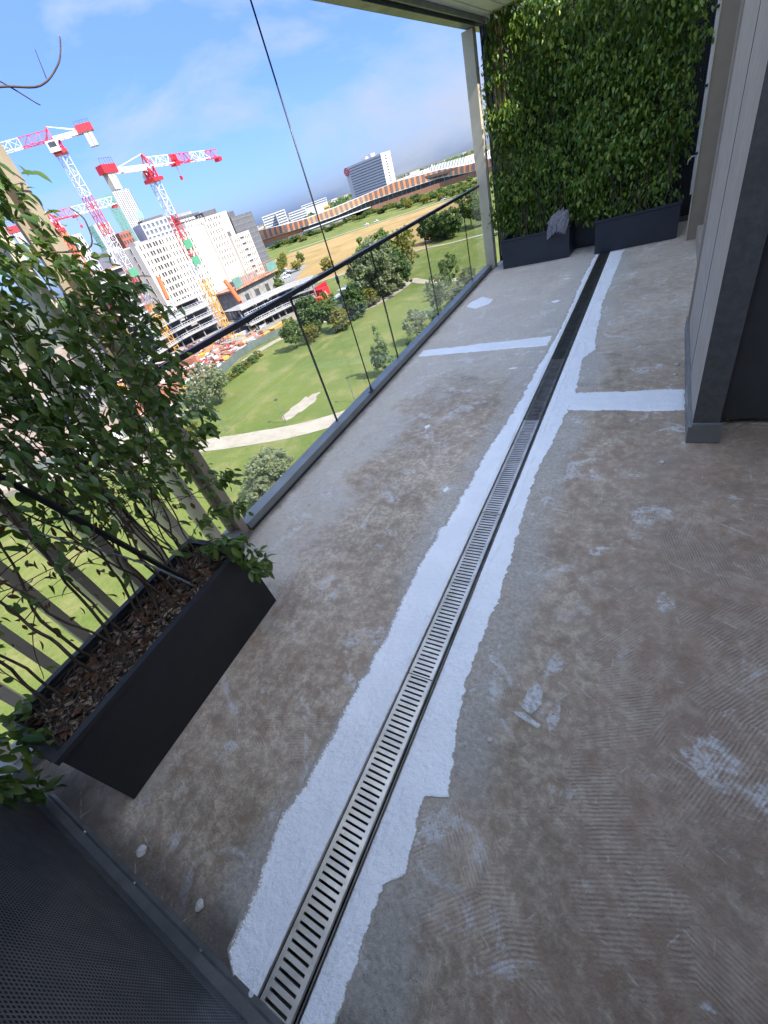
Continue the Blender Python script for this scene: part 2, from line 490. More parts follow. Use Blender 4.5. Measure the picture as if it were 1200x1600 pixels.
def root_loc(o):
    p = Vector((0, 0, 0))
    while o is not None:
        p = p + o.location
        o = o.parent
    return p

def link(name, me, parent=None, loc=None):
    o = bpy.data.objects.new(name, me)
    COL.objects.link(o)
    if parent is not None:
        o.parent = parent
    if loc is not None:
        o.location = loc
    return o

def tag(o, label=None, cat=None, group=None, kind=None):
    if label: o['label'] = label
    if cat: o['category'] = cat
    if group: o['group'] = group
    if kind: o['kind'] = kind
    return o

def thing(name, loc, label, cat, group=None, kind=None, rz=0.0):
    o = bpy.data.objects.new(name, None)
    o.empty_display_size = 0.2
    COL.objects.link(o)
    o.location = loc
    o.rotation_euler = (0, 0, rz)
    return tag(o, label, cat, group, kind)

def copy_tree(o, parent=None):
    c = o.copy()
    COL.objects.link(c)
    if parent is not None:
        c.parent = parent
    for ch in list(o.children):
        copy_tree(ch, c)
    return c

def npmesh(name, V, F, mat, parent=None, attr=None, smooth=False):
    """V (n,3) and F (m,k) arrays"""
    me = bpy.data.meshes.new(name)
    V = np.asarray(V, dtype=np.float32)
    F = np.asarray(F, dtype=np.int32)
    k = F.shape[1]
    me.vertices.add(len(V))
    me.vertices.foreach_set('co', V.ravel())
    me.loops.add(F.size)
    me.loops.foreach_set('vertex_index', F.ravel())
    me.polygons.add(len(F))
    me.polygons.foreach_set('loop_start', np.arange(0, F.size, k, dtype=np.int32))
    me.polygons.foreach_set('loop_total', np.full(len(F), k, dtype=np.int32))
    if smooth:
        me.polygons.foreach_set('use_smooth', np.ones(len(F), dtype=bool))
    me.update(calc_edges=True)
    me.materials.append(mat)
    if attr is not None:
        a = me.attributes.new(attr[0], 'FLOAT', 'POINT')
        a.data.foreach_set('value', np.asarray(attr[1], dtype=np.float32))
    return link(name, me, parent)

def rotmats(yaw, pitch, roll):
    cy, sy, cp, sp_, cr_, sr = np.cos(yaw), np.sin(yaw), np.cos(pitch), np.sin(pitch), np.cos(roll), np.sin(roll)
    z, o = np.zeros_like(yaw), np.ones_like(yaw)
    Rz = np.stack([np.stack([cy, -sy, z], -1), np.stack([sy, cy, z], -1), np.stack([z, z, o], -1)], 1)
    Rx = np.stack([np.stack([o, z, z], -1), np.stack([z, cp, -sp_], -1), np.stack([z, sp_, cp], -1)], 1)
    Ry = np.stack([np.stack([cr_, z, sr], -1), np.stack([z, o, z], -1), np.stack([-sr, z, cr_], -1)], 1)
    return Rz @ Rx @ Ry

def scatter(template, P, Rm, sc):
    """copies of a small mesh at points P; returns V, F arrays"""
    tv, tf = template
    n, k = len(P), len(tv)
    V = np.einsum('nij,kj->nki', Rm, tv) * sc[:, None, None] + P[:, None, :]
    F = tf[None, :, :] + (np.arange(n) * k)[:, None, None]
    return V.reshape(-1, 3), F.reshape(-1, tf.shape[1])

def leaf_template(rows=5, width=0.52, fold=0.16, curl=0.22):
    """pointed oval blade, one unit long along +Y, folded at the midrib and drooping at the tip"""
    vs, fs = [], []
    for i in range(rows + 1):
        t = i / rows
        hw = width / 2 * (math.sin(math.pi * min(1, t * 0.94 + 0.05)) ** 0.8) * (1 - 0.25 * t)
        if i == rows:
            hw = 0.004
        zz = -curl * t * t
        vs += [(-hw, t, zz + fold * hw * 2), (0, t, zz), (hw, t, zz + fold * hw * 2)]
    for i in range(rows):
        a = i * 3
        fs += [(a, a + 1, a + 4, a + 3), (a + 1, a + 2, a + 5, a + 4)]
    return np.array(vs), np.array(fs)

LEAF = leaf_template()
LEAF_LOW = leaf_template(3)

def interp(pts, t):
    """piecewise linear y(t) through sorted (t, y)"""
    return np.interp(t, [p[0] for p in pts], [p[1] for p in pts])

# ================================================================== BALCONY
# ------------------------------------------------------------------ floor with the slot for the drain
SX0, SX1, SY1 = -0.7175, -0.584, 7.32
b = MB()
b.box(-2.30, SX0, -1.6, 8.2, -0.30, 0)
b.box(SX1, 1.3, -1.6, 8.2, -0.30, 0)
b.box(SX0, SX1, SY1, 8.2, -0.30, 0)
b.box(SX0, SX1, -1.6, -0.62, -0.30, 0)
b.box(SX0, SX1, -0.62, SY1, -0.30, -0.12)
floor = tag(b.build('balcony_floor', M['floor']), 'bare stripped concrete balcony floor with brown glue traces', 'floor', kind='structure')

def jit(y, s, a=1.0):
    return a * (0.011 * noise.noise((y * 4.1, s, 0)) + 0.010 * noise.noise((y * 19, s, 3)) + 0.009 * noise.noise((y * 61, s, 7)))

def paint_strip(name, label, run, n_run, n_x, a_edge, b_edge, along='y', fade_a=0.03, fade_b=0.03, end0=0.02, end1=0.02, jb=1.0, z=0.003, ja=1.0, ridge=None):
    """coat of paint: a thin sheet between two edge lines given as (run, offset) points"""
    t = np.linspace(run[0], run[1], n_run)
    V, C = [], []
    seed = random.random() * 50
    for i, r_ in enumerate(t):
        ea = float(interp(a_edge, r_)) + jit(r_, seed, ja)
        eb = float(interp(b_edge, r_)) + jit(r_, seed + 9, jb)
        for j in range(n_x):
            u = j / (n_x - 1)
            p = ea + (eb - ea) * u
            rr = r_
            if i == 0: rr -= 0.03 * abs(noise.noise((p * 17, seed, 1)))
            if i == n_run - 1: rr += 0.03 * abs(noise.noise((p * 17, seed, 2)))
            da, db = abs(p - ea), abs(eb - p)
            d0, d1 = r_ - run[0], run[1] - r_
            cv = min(1, da / fade_a if fade_a else 1, db / fade_b if fade_b else 1, d0 / end0 if end0 else 1, d1 / end1 if end1 else 1)
            edge = min(da, db, d0, d1)
            zz = 0.0012 + (z + 0.0028 * noise.noise((p * 30, r_ * 8, seed)) + 0.0018 * noise.noise((p * 80, r_ * 60, seed))) * min(1, edge / 0.012)
            if ridge is not None:
                zz += 0.006 * math.exp(-((p - ridge - 0.004 * noise.noise((r_ * 5, 3, seed))) / 0.005) ** 2) * (0.6 + noise.noise((r_ * 13, 7, seed)))
            if i in (0, n_run - 1) or j in (0, n_x - 1): zz = -0.002
            V.append((p, rr, zz) if along == 'y' else (rr, p, zz))
            C.append(0.28 + 0.9 * cv)
    F = [(i * n_x + j, i * n_x + j + 1, (i + 1) * n_x + j + 1, (i + 1) * n_x + j) for i in range(n_run - 1) for j in range(n_x - 1)]
    if along != 'y':
        F = [f[::-1] for f in F]
    o = npmesh(name, V, F, M['paint'], floor, ('cover', C), True)
    o['label'] = label
    return o

L_out = [(-0.36, -0.78), (-0.30, -0.862), (0.04, -0.93), (0.14, -0.912), (0.47, -0.905), (0.79, -0.897), (1.13, -0.925), (1.50, -0.91), (1.52, -0.893), (2.30, -0.872), (2.8, -0.832), (3.9, -0.795), (4.3, -0.778), (5.0, -0.772), (5.9, -0.80), (7.0, -0.78)]
L_in = [(-0.4, -0.7178), (7.2, -0.7178)]
paint_strip('paint_band', 'white paint band left of the drain', (-0.34, 7.0), 700, 26, L_out, L_in, fade_a=0.095, fade_b=0, end1=0, jb=0.12, ridge=-0.738)
R_in = [(-0.4, -0.5835), (7.2, -0.5835)]
R_out = [(-0.30, -0.487), (0.027, -0.492), (0.07, -0.445), (0.28, -0.478), (0.30, -0.410), (0.47, -0.432), (0.70, -0.470), (1.33, -0.459), (1.92, -0.495), (2.39, -0.463), (2.63, -0.445), (2.98, -0.420), (3.64, -0.452), (3.80, -0.385), (4.3, -0.42), (5.03, -0.443), (6.9, -0.41), (7.1, -0.41)]
paint_strip('paint_band', 'white paint band right of the drain', (-0.31, 7.0), 700, 26, R_in, R_out, fade_a=0, fade_b=0.032, end1=0, ja=0.12, ridge=-0.548)
paint_strip('paint_band', 'white cross band reaching the glass balustrade', (-2.15, -0.81), 110, 14, [(-2.2, 4.03), (-0.8, 3.985)], [(-2.2, 4.20), (-0.8, 4.225)], along='x', fade_a=0.016, fade_b=0.016, end1=0)
paint_strip('paint_band', 'white cross band reaching the grey pillar', (-0.47, 0.222), 70, 16, [(-0.5, 2.79), (0.24, 2.745)], [(-0.5, 3.045), (0.24, 3.045)], along='x', fade_a=0.014, fade_b=0.014, end0=0, end1=0)
paint_strip('paint_patch', 'small white paint patch near the kerb', (-2.12, -1.80), 30, 16, [(-2.15, 5.60), (-1.95, 5.42), (-1.8, 5.55)], [(-2.15, 5.66), (-2.0, 5.93), (-1.8, 5.72)], along='x', fade_a=0.02, fade_b=0.02)
for (px, py, sx_, sy_) in ((-1.43, 2.575, 0.025, 0.04), (-0.95, 5.25, 0.05, 0.05), (-0.97, 6.1, 0.05, 0.03), (-1.0, 3.55, 0.045, 0.02), (-0.99, 1.83, 0.02, 0.03)):
    paint_strip('paint_splash', 'small white paint splash', (px - sx_, px + sx_), 8, 8, [(px - sx_, py - 0.2 * sy_), (px, py - sy_), (px + sx_, py)], [(px - sx_, py + 0.3 * sy_), (px, py + sy_), (px + sx_, py + 0.1 * sy_)], along='x', fade_a=0.01, fade_b=0.01, z=0.002)
def skim(poly):
    q = []
    for k in range(len(poly)):
        a, c = Vector(poly[k]), Vector(poly[(k + 1) % len(poly)])
        for m_ in range(5):
            p = a.lerp(c, m_ / 5)
            q.append((p.x + 0.004 * noise.noise((p.x * 90, p.y * 90, 1)), p.y + 0.004 * noise.noise((p.x * 90, p.y * 90, 5))))
    b = MB(); b.prism(q, -0.01, 0.0015)
    b.build('skim_patch', M['skim'], floor)
skim([(-0.262, 0.668), (-0.222, 0.652), (-0.198, 0.70), (-0.203, 0.755), (-0.225, 0.772), (-0.250, 0.742)])
skim([(-0.292, 0.640), (-0.19, 0.612), (-0.186, 0.628), (-0.25, 0.652)])
# mortar crumbs and a bared core hole patch
for i, (px, py, s_) in enumerate(((-1.348, -0.27, 0.018), (-1.02, -0.27, 0.016), (-0.86, -0.262, 0.008), (-1.9, 1.55, 0.012), (-0.33, 0.52, 0.008), (0.12, 2.2, 0.012), (0.18, 3.4, 0.016), (0.17, 3.25, 0.012), (0.15, 3.1, 0.01), (-1.2, 2.2, 0.008))):
    bb = MB()
    vs = []
    import bmesh
    bm = bmesh.new()
    bmesh.ops.create_icosphere(bm, subdivisions=2, radius=s_)
    for v in bm.verts:
        v.co *= 1 + 0.45 * noise.noise(v.co * 60 + Vector((i, 0, 0)))
        v.co.z *= 0.55
    me = bpy.data.meshes.new('mortar_crumb')
    bm.to_mesh(me)
    bm.free()
    me.materials.append(M['pebble'])
    o = link('mortar_crumb', me, None, (px, py, s_ * 0.4))
    tag(o, ('pale mortar crumb lying on concrete beside the near black screen' if i < 3 else 'pale mortar crumb lying on the bare concrete floor'), 'debris', 'mortar crumbs on the floor')

# ------------------------------------------------------------------ drain
ch = thing('drain_channel', (-0.645, 3.35, -0.1), 'long narrow steel drain channel running down the middle of the floor', 'drain')
b = MB()
b.box(SX0, SX0 + 0.004, -0.6, 7.31, -0.118, -0.004)
b.box(SX1 - 0.004, SX1, -0.6, 7.31, -0.118, -0.004)
b.box(SX0 + 0.004, SX1 - 0.004, -0.6, 7.31, -0.118, -0.110)
b.build('trough', M['trough'], ch)
for (x0, x1, z1) in ((-0.7170, -0.7125, 0.003), (-0.6030, -0.5985, 0.001), (-0.5915, -0.5875, 0.003)):
    b = MB()
    b.box(x0, x1, -0.36, 7.31, -0.06, z1)
    b.build('side_rail', M['dull_steel'], ch)

def grate_mesh(y0, y1):
    b = MB()
    xl, xr, sl0, sl1 = -0.7105, -0.6050, -0.6965, -0.6195
    z0, z1 = -0.016, -0.002
    b.box(xl, sl0, y0, y1, z0, z1)
    b.box(sl1, xr, y0, y1, z0, z1)
    n = int((y1 - y0) / 0.020)
    p = (y1 - y0) / n
    for i in range(n + 1):
        c = y0 + i * p
        a0, a1 = max(y0, c - 0.0065), min(y1, c + 0.0065)
        b.box(sl0, sl1, a0, a1, z0 + 0.0002, z1 - 0.0004)
    return b
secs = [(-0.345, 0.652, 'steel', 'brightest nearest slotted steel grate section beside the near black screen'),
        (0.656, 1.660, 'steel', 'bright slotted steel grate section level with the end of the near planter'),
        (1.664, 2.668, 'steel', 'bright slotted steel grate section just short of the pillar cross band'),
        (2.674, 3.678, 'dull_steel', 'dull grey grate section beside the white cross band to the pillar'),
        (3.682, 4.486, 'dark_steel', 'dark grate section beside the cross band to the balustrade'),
        (4.49, 5.494, 'dark_steel', 'dark grate section between the left cross band and the far planters'),
        (5.50, 6.304, 'dark_steel', 'dark grate section, second from the far right planter'),
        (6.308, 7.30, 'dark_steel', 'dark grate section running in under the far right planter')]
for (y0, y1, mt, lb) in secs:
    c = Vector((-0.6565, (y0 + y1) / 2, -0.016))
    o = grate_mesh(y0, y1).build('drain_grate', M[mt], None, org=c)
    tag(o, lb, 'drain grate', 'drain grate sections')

# ------------------------------------------------------------------ kerb, glass balustrade, guide wire
KX = lambda y: -2.165 - 0.0185 * y          # inner edge of the kerb profile
bal = thing('glass_balustrade', (-2.26, 4.3, 0), 'frameless glass balustrade with thin dark handrail on low metal kerb', 'balustrade')
b = MB()
for (y0, y1) in ((1.245, 7.44),):
    a0, a1 = KX(y0), KX(y1)
    vs = [(a0 - 0.115, y0, 0), (a0, y0, 0), (a1, y1, 0), (a1 - 0.115, y1, 0), (a0 - 0.115, y0, 0.055), (a0 - 0.012, y0, 0.055), (a1 - 0.012, y1, 0.055), (a1 - 0.115, y1, 0.055)]
    b.add(vs, [(3, 2, 1, 0), (4, 5, 6, 7), (0, 1, 5, 4), (1, 2, 6, 5), (2, 3, 7, 6), (3, 0, 4, 7)])
b.build('base_profile', M['alu'], bal)
b = MB()
b.bar((KX(1.245) + 0.006, 1.245, 0.006), (KX(7.4) + 0.006, 7.4, 0.006), 0.012, 0.012)
b.build('sealant_bead', M['gasket'], bal)
GX = lambda y: KX(y) - 0.092
ys = [1.25, 2.59, 3.92, 5.20, 6.66, 7.43]
for i in range(5):
    y0, y1 = ys[i] + 0.005, ys[i + 1] - 0.005
    b = MB()
    b.bar((GX(y0), y0, 0.57), (GX(y1), y1, 0.57), 0.012, 1.03)
    b.build('glass_panel', M['glass'], bal)
for yj in ys[1:5]:
    b = MB()
    b.bar((GX(yj), yj, 0.055), (GX(yj), yj, 1.085), 0.016, 0.009, up=(1, 0, 0))
    b.build('joint_strip', M['gasket'], bal)
b = MB()
b.bar((GX(1.25), 1.25, 1.101), (GX(7.43), 7.43, 1.101), 0.042, 0.032)
b.build('handrail', M['rail'], bal)

wr = thing('guide_wire', (-2.232, 3.13, 0.055), 'dark vertical guide wire from kerb up to the ceiling edge', 'wire')
b = MB(); b.tube([(-2.232, 3.13, 0.06), (-2.232, 3.13, 2.66)], 0.0055, 8); b.build('wire', M['rail'], wr, True)
b = MB(); b.box(-2.255, -2.215, 3.105, 3.155, 0.0555, 0.064); b.box(-2.240, -2.224, 3.118, 3.142, 0.064, 0.10); b.build('base_bracket', M['alu_dark'], wr)
b = MB(); b.tube([(-2.232, 3.13, 1.0), (-2.232, 3.13, 1.02), (-2.232, 3.13, 1.06), (-2.232, 3.13, 1.075)], [0.006, 0.013, 0.013, 0.006], 10); b.build('tension_sleeve', M['alu_dark'], wr, True)

# ------------------------------------------------------------------ near louvre screen (vertical fins)
lv = thing('louvre_screen', (-2.28, 0.2, 0), 'screen of upright beige fins behind the near black planter', 'screen')
for k in range(-8, 9):
    yc = -0.32 + 0.17 * k
    if yc > 1.1: break
    b = MB(); b.box(-2.335, -2.215, yc - 0.022, yc + 0.022, 0.052, 2.70); b.build('fin', M['fin'], lv)
b = MB(); b.box(-2.345, -2.205, 1.185, 1.240, 0.0, 2.70); b.box(-2.300, -2.275, 1.150, 1.184, 0.05, 2.70); b.build('end_post', M['bronze'], lv)
b = MB(); b.box(-2.34, -2.155, -1.5, 1.184, 0.0, 0.050); b.build('bottom_rail', M['alu'], lv)

# ------------------------------------------------------------------ near perforated partition
def perforated(x0, x1, z0, z1, y, pitch, hole):
    nx, nz_ = int((x1 - x0) / pitch), int((z1 - z0) / pitch)
    m_ = (pitch - hole) / 2
    xs = np.array([[x0 + i * pitch, x0 + i * pitch + m_, x0 + (i + 1) * pitch - m_] for i in range(nx)]).ravel()
    xs = np.append(xs, x0 + nx * pitch)
    zs = np.array([[z0 + i * pitch, z0 + i * pitch + m_, z0 + (i + 1) * pitch - m_] for i in range(nz_)]).ravel()
    zs = np.append(zs, z0 + nz_ * pitch)
    X, Z = np.meshgrid(xs, zs, indexing='ij')
    V = np.stack([X.ravel(), np.full(X.size, y), Z.ravel()], -1)
    k = len(zs)
    I, J = np.meshgrid(np.arange(len(xs) - 1), np.arange(k - 1), indexing='ij')
    keep = ~((I % 3 == 1) & (J % 3 == 1))
    I, J = I[keep], J[keep]
    F = np.stack([I * k + J, I * k + J + 1, (I + 1) * k + J + 1, (I + 1) * k + J], -1)
    return V, F
ps = thing('partition_screen', (-1.0, -0.36, 0), 'black perforated sheet screen at the near end with grey flashing at its foot', 'partition')
V, F = perforated(-1.93, -0.30, 0.034, 1.00, -0.36, 0.0105, 0.0062)
V[:, 2] += 0; V -= np.array([-1.0, -0.36, 0])
npmesh('perforated_sheet', V, F, M['screen'], ps)
b = MB(); b.box(-1.93, 1.29, -0.385, -0.372, 0.05, 2.70); b.build('backing', M['screen_back'], ps)
b = MB(); b.box(-1.955, -1.93, -0.39, -0.345, 0.0, 2.4); b.box(-1.93, 1.29, -0.39, -0.345, 2.64, 2.70); b.build('frame', M['screen'], ps)
b = MB()
b.box(-1.93, -0.13, -0.392, -0.335, 0.0015, 0.034)
b.box(-1.93, -0.13, -0.335, -0.322, 0.0015, 0.005)
b.build('flashing', M['flash'], ps)
for x_ in (-1.62, -1.28, -0.93):
    b = MB(); b.tube([(x_, -0.3345, 0.02), (x_, -0.331, 0.02)], 0.006, 8); b.build('screw', M['steel'], ps)

# ------------------------------------------------------------------ planters
def planter(loc, rz, L_, D_, H_, mat, label, group, chips=False):
    """origin at the middle of the front bottom edge, depth towards local -x when rz = 0 means towards +y"""
    t = thing('planter', loc, label, 'planter', group, rz=rz)
    wl_, rim, ins = 0.022, 0.030, 0.012
    b = MB()
    b.box(-L_ / 2 + ins, L_ / 2 - ins, ins, ins + wl_, 0.006, H_ - 0.022)
    b.box(-L_ / 2 + ins, L_ / 2 - ins, D_ - ins - wl_, D_ - ins, 0.006, H_ - 0.022)
    b.box(-L_ / 2 + ins, -L_ / 2 + ins + wl_, ins + wl_, D_ - ins - wl_, 0.006, H_ - 0.022)
    b.box(L_ / 2 - ins - wl_, L_ / 2 - ins, ins + wl_, D_ - ins - wl_, 0.006, H_ - 0.022)
    b.box(-L_ / 2 + ins, L_ / 2 - ins, ins, D_ - ins, 0.001, 0.006)
    bd = b.build('body', mat, t, org=(0, 0, 0))
    b = MB()
    x0, x1, y0, y1 = -L_ / 2, L_ / 2, 0, D_
    xi0, xi1, yi0, yi1 = x0 + rim, x1 - rim, y0 + rim, y1 - rim
    z0, z1 = H_ - 0.022, H_
    q = [(x0, y0), (x1, y0), (x1, y1), (x0, y1)]
    p = [(xi0, yi0), (xi1, yi0), (xi1, yi1), (xi0, yi1)]
    vs = [(a, c, z0) for a, c in q] + [(a, c, z1) for a, c in q] + [(a, c, z1) for a, c in p] + [(a, c, z0 - 0.02) for a, c in p]
    fs = []
    for i in range(4):
        j = (i + 1) % 4
        fs += [(i, j, 4 + j, 4 + i), (4 + i, 4 + j, 8 + j, 8 + i), (8 + i, 8 + j, 12 + j, 12 + i), (i, 12 + i, 12 + j, j)]
    b.add(vs, fs)
    r_ = b.build('rim', mat, t, org=(0, 0, 0))
    nx, ny = 60, 22
    V = []
    for i in range(nx + 1):
        for j in range(ny + 1):
            px = xi0 + 0.001 + (xi1 - xi0 - 0.002) * i / nx
            py = yi0 + 0.001 + (yi1 - yi0 - 0.002) * j / ny
            V.append((px, py, H_ - 0.055 + 0.018 * noise.noise((px * 9, py * 9, rz)) + 0.008 * noise.noise((px * 40, py * 40, rz))))
    F = [(i * (ny + 1) + j, (i + 1) * (ny + 1) + j, (i + 1) * (ny + 1) + j + 1, i * (ny + 1) + j + 1) for i in range(nx) for j in range(ny)]
    npmesh('soil', V, F, M['soil'], t)
    if chips:
        P = np.stack([rng.uniform(xi0 + 0.02, xi1 - 0.02, 900), rng.uniform(yi0 + 0.02, yi1 - 0.02, 900), np.full(900, H_ - 0.045) + rng.uniform(-0.01, 0.015, 900)], -1)
        Rm = rotmats(rng.uniform(0, 6.28, 900), rng.uniform(-0.5, 0.5, 900), rng.uniform(-0.6, 0.6, 900))
        V, F = scatter(LEAF_LOW, P, Rm, rng.uniform(0.010, 0.038, 900))
        tag(npmesh('mulch', V, F, M['chip'], t), kind='stuff')
        bt = MB()
        for _ in range(170):
            p = Vector((random.uniform(xi0 + 0.03, xi1 - 0.03), random.uniform(yi0 + 0.03, yi1 - 0.03), H_ - 0.03 + random.uniform(0, 0.04)))
            a_ = random.uniform(0, 6.28)
            l_ = random.uniform(0.04, 0.16)
            d = Vector((math.cos(a_), math.sin(a_), random.uniform(-0.25, 0.3))) * l_
            k_ = Vector((-math.sin(a_), math.cos(a_), 0.3)) * l_ * random.uniform(-0.3, 0.3)
            e_ = p + d
            pts = [p, p + d * 0.5 + k_, e_]
            for q in pts:
                q.x = min(max(q.x, xi0 + 0.01), xi1 - 0.01); q.y = min(max(q.y, yi0 + 0.01), yi1 - 0.01)
            bt.tube(pts, 0.0018, 4, False)
        tag(bt.build('dead_twigs', M['stem'], t, True, org=(0, 0, 0)), kind='stuff')
        P = np.stack([rng.uniform(xi0 + 0.03, xi1 - 0.03, 130), rng.uniform(yi0 + 0.03, yi1 - 0.03, 130), np.full(130, H_ - 0.03)], -1)
        V, F = scatter(LEAF, P, rotmats(rng.uniform(0, 6.28, 130), rng.uniform(-0.4, 0.6, 130), rng.uniform(-0.8, 0.8, 130)), rng.uniform(0.03, 0.06, 130))
        tag(npmesh('dead_leaves', V, F, M['dry_leaf'], t), kind='stuff')
    return t
# near planter: long side along the fins
planter((-1.547, 0.309, 0), math.pi / 2 + 0.050, 1.0, 0.40, 0.41, M['black_pl'], 'long black planter with dead twigs in its soil, by the louvre fins', 'planters', True)
planter((-1.590, 7.18, 0), -0.03, 0.97, 0.40, 0.385, M['anth'], 'anthracite planter in the far left corner with cloth on its rim', 'planters', False)
planter((-0.315, 7.05, 0), 0.035, 0.95, 0.40, 0.385, M['anth'], 'anthracite planter standing on the far end of the drain', 'planters', False)
planter((-0.83, 7.60, 0), 0.0, 0.62, 0.30, 0.42, M['anth'], 'dark planter set back between the two far planters', 'planters', False)

# ------------------------------------------------------------------ cloth on the far left planter
nu, nv_ = 46, 46
V = []
for i in range(nu):
    for j in range(nv_):
        u, v = i / (nu - 1) * 2 - 1, j / (nv_ - 1) * 2 - 1
        r_ = math.hypot(u, v)
        x_ = u * 0.145 * (1 - 0.25 * v * v)
        y_ = v * 0.12
        n_ = noise.noise((u * 2.2, v * 2.2, 4)) * 0.05 + noise.noise((u * 5, v * 4, 8)) * 0.035 + 0.014 * noise.noise((u * 12, v * 11, 2))
        z_ = 0.17 * max(0, 1 - r_ * r_ * 0.62) + n_
        if v < -0.2: z_ -= 0.14 * (-v - 0.2) ** 1.2
        V.append((x_ + 0.05 * z_ + n_ * 0.5, y_ + n_ * 0.4, z_))
F = [(i * nv_ + j, (i + 1) * nv_ + j, (i + 1) * nv_ + j + 1, i * nv_ + j + 1) for i in range(nu - 1) for j in range(nv_ - 1)]
cl = npmesh('cleaning_cloth', V, F, M['cloth'], None, None, True)
cl.location = (-1.265, 7.235, 0.405)
md = cl.modifiers.new('thick', 'SOLIDIFY'); md.thickness = 0.006
tag(cl, 'crumpled grey patterned cloth lying on the rim of the far left planter', 'cloth')

# ------------------------------------------------------------------ far end: partition, posts, slats
fp = thing('partition_screen', (-0.9, 7.98, 0), 'dark perforated screen at the far end behind the climbing plants', 'partition')
V, F = perforated(-1.98, 0.60, 0.06, 2.68, 7.97, 0.030, 0.014)
V -= np.array([-0.9, 7.98, 0])
npmesh('perforated_sheet', V, F, M['screen_far'], fp)
b = MB(); b.box(-1.98, 0.60, 7.985, 8.0, 0.06, 2.68); b.build('backing', M['screen_back'], fp)
b = MB(); b.box(-2.02, -1.98, 7.95, 8.01, 0.0, 2.70); b.build('frame_post', M['pillar'], fp)
b = MB(); b.box(-1.98, 0.60, 7.94, 8.0, 0.0, 0.06); b.build('bottom_rail', M['flash'], fp)
cp = tag(MB().box(-2.405, -2.265, 7.46, 7.60, -0.3, 2.655).build('corner_post', M['fin'], None, org=(-2.33, 7.53, -0.3)), 'square beige steel post at the far corner of the balustrade', 'post')
sl_ = thing('slat_screen', (-2.2, 7.75, 0), 'narrow screen of upright dark and brown slats beside the far corner post', 'screen')
for i in range(9):
    x_ = -2.235 + i * 0.031
    b = MB(); b.box(x_, x_ + 0.020, 7.66 + 0.02 * (i % 2), 7.74, 0.03, 2.66)
    b.build('slat', M['wood_fin'] if i >= 4 else M['alu_dark'], sl_)
MB().box(-2.25, -2.022, 7.742, 7.77, 0.03, 0.09).build('cross_rail', M['alu_dark'], sl_)
MB().box(-2.25, -2.022, 7.742, 7.77, 2.5, 2.56).build('cross_rail', M['alu_dark'], sl_)

# ------------------------------------------------------------------ ceiling edge over the balustrade
b = MB()
b.box(-2.16, -1.70, -0.498, 8.2, 2.72, 2.9)
b.box(-2.16, 1.29, -1.6, -0.5, 2.72, 2.9)
ceil = tag(b.build('ceiling', M['ceil']), 'white soffit strip along the outer edge of the balcony', 'ceiling', kind='structure')
for (x0, x1) in ((-2.06, -2.052), (-1.90, -1.892)):
    MB().box(x0, x1, -0.498, 8.2, 2.712, 2.7195).build('soffit_joint', M['wall'], ceil)
bm_ = thing('awning_rail', (-2.2, 4.5, 2.62), 'grey stepped metal rail along the soffit edge above the balustrade', 'rail')
MB().box(-2.345, -2.235, -0.5, 8.2, 2.66, 2.95).build('outer_channel', M['alu'], bm_)
MB().box(-2.43, -2.3455, -0.5, 8.2, 2.735, 2.95).build('outer_lip', M['alu'], bm_)
MB().box(-2.234, -2.175, -0.5, 8.2, 2.69, 2.93).build('inner_channel', M['alu_dark'], bm_)
MB().box(-2.174, -2.162, -0.5, 8.2, 2.67, 2.93).build('drip_lip', M['alu'], bm_)

# ------------------------------------------------------------------ right side: pillar, panels, column
wp = tag(MB().box(0.24, 0.355, 2.415, 4.0, 0.0, 3.0).build('wall_pillar', [M['pillar'], M['pillar_shaded']]), 'light grey pillar with its end face coloured dark for shade, right of the drain', 'wall', kind='structure')
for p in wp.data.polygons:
    p.material_index = 1 if p.normal.y < -0.5 else 0  # end face takes the colour darkened for shade
for y_ in (3.04,):
    MB().box(0.2385, 0.2399, y_, y_ + 0.008, 0.12, 2.7).build('panel_joint', M['gasket'], wp)
for y_ in (3.90, 3.945, 3.985):
    MB().box(0.230, 0.2396, y_, y_ + 0.012, 0.02, 2.7).build('edge_trim', M['pillar'], wp)
sk = MB(); sk.box(0.224, 0.239, 2.400, 4.05, 0.0, 0.10); sk.build('skirting', M['skirt'], wp)
sk = MB(); sk.box(0.2392, 0.372, 2.398, 2.414, 0.004, 0.118); sk.build('skirting', M['skirt'], wp)
rw = tag(MB().box(0.40, 0.55, 4.0, 6.98, 0.0, 3.0).build('recessed_wall', M['bronze']), 'recessed window wall behind the pillar', 'wall', kind='structure')
MB().box(0.335, 0.399, 4.06, 6.98, 0.0, 0.14).build('skirting', M['pillar'], rw)
cb = thing('taupe_column', (0.34, 6.92, 0), 'taupe metal column at the far right of the balcony', 'column')
MB().box(0.246, 0.43, 6.86, 6.98, 0.004, 2.715).build('front_panel', M['bronze'], cb)
MB().box(0.238, 0.2455, 6.852, 6.99, 0.004, 2.715).build('edge_strip', M['fin'], cb)
pp = thing('downpipe', (0.20, 7.62, 0), 'pale vertical strip pipe between the plants and the taupe column', 'pipe')
bt = MB(); bt.box(0.235, 0.295, 7.60, 7.64, 0.35, 2.71); bt.build('pipe', M['wall'], pp)
for z_ in (0.75, 1.35, 1.95):
    bt = MB(); bt.box(0.225, 0.305, 7.592, 7.648, z_, z_ + 0.025); bt.build('clamp', M['alu_dark'], pp)
bt = MB(); bt.tube([(0.24, 7.59, 0.74), (0.20, 7.56, 0.75), (0.17, 7.55, 0.72), (0.165, 7.55, 0.68)], 0.008, 6); bt.build('hook', M['wall'], pp, True)
sh = thing('shutter_panel', (0.95, 2.64, 0.04), 'dark grey shutter panel right of the pillar, with a gap below', 'shutter')
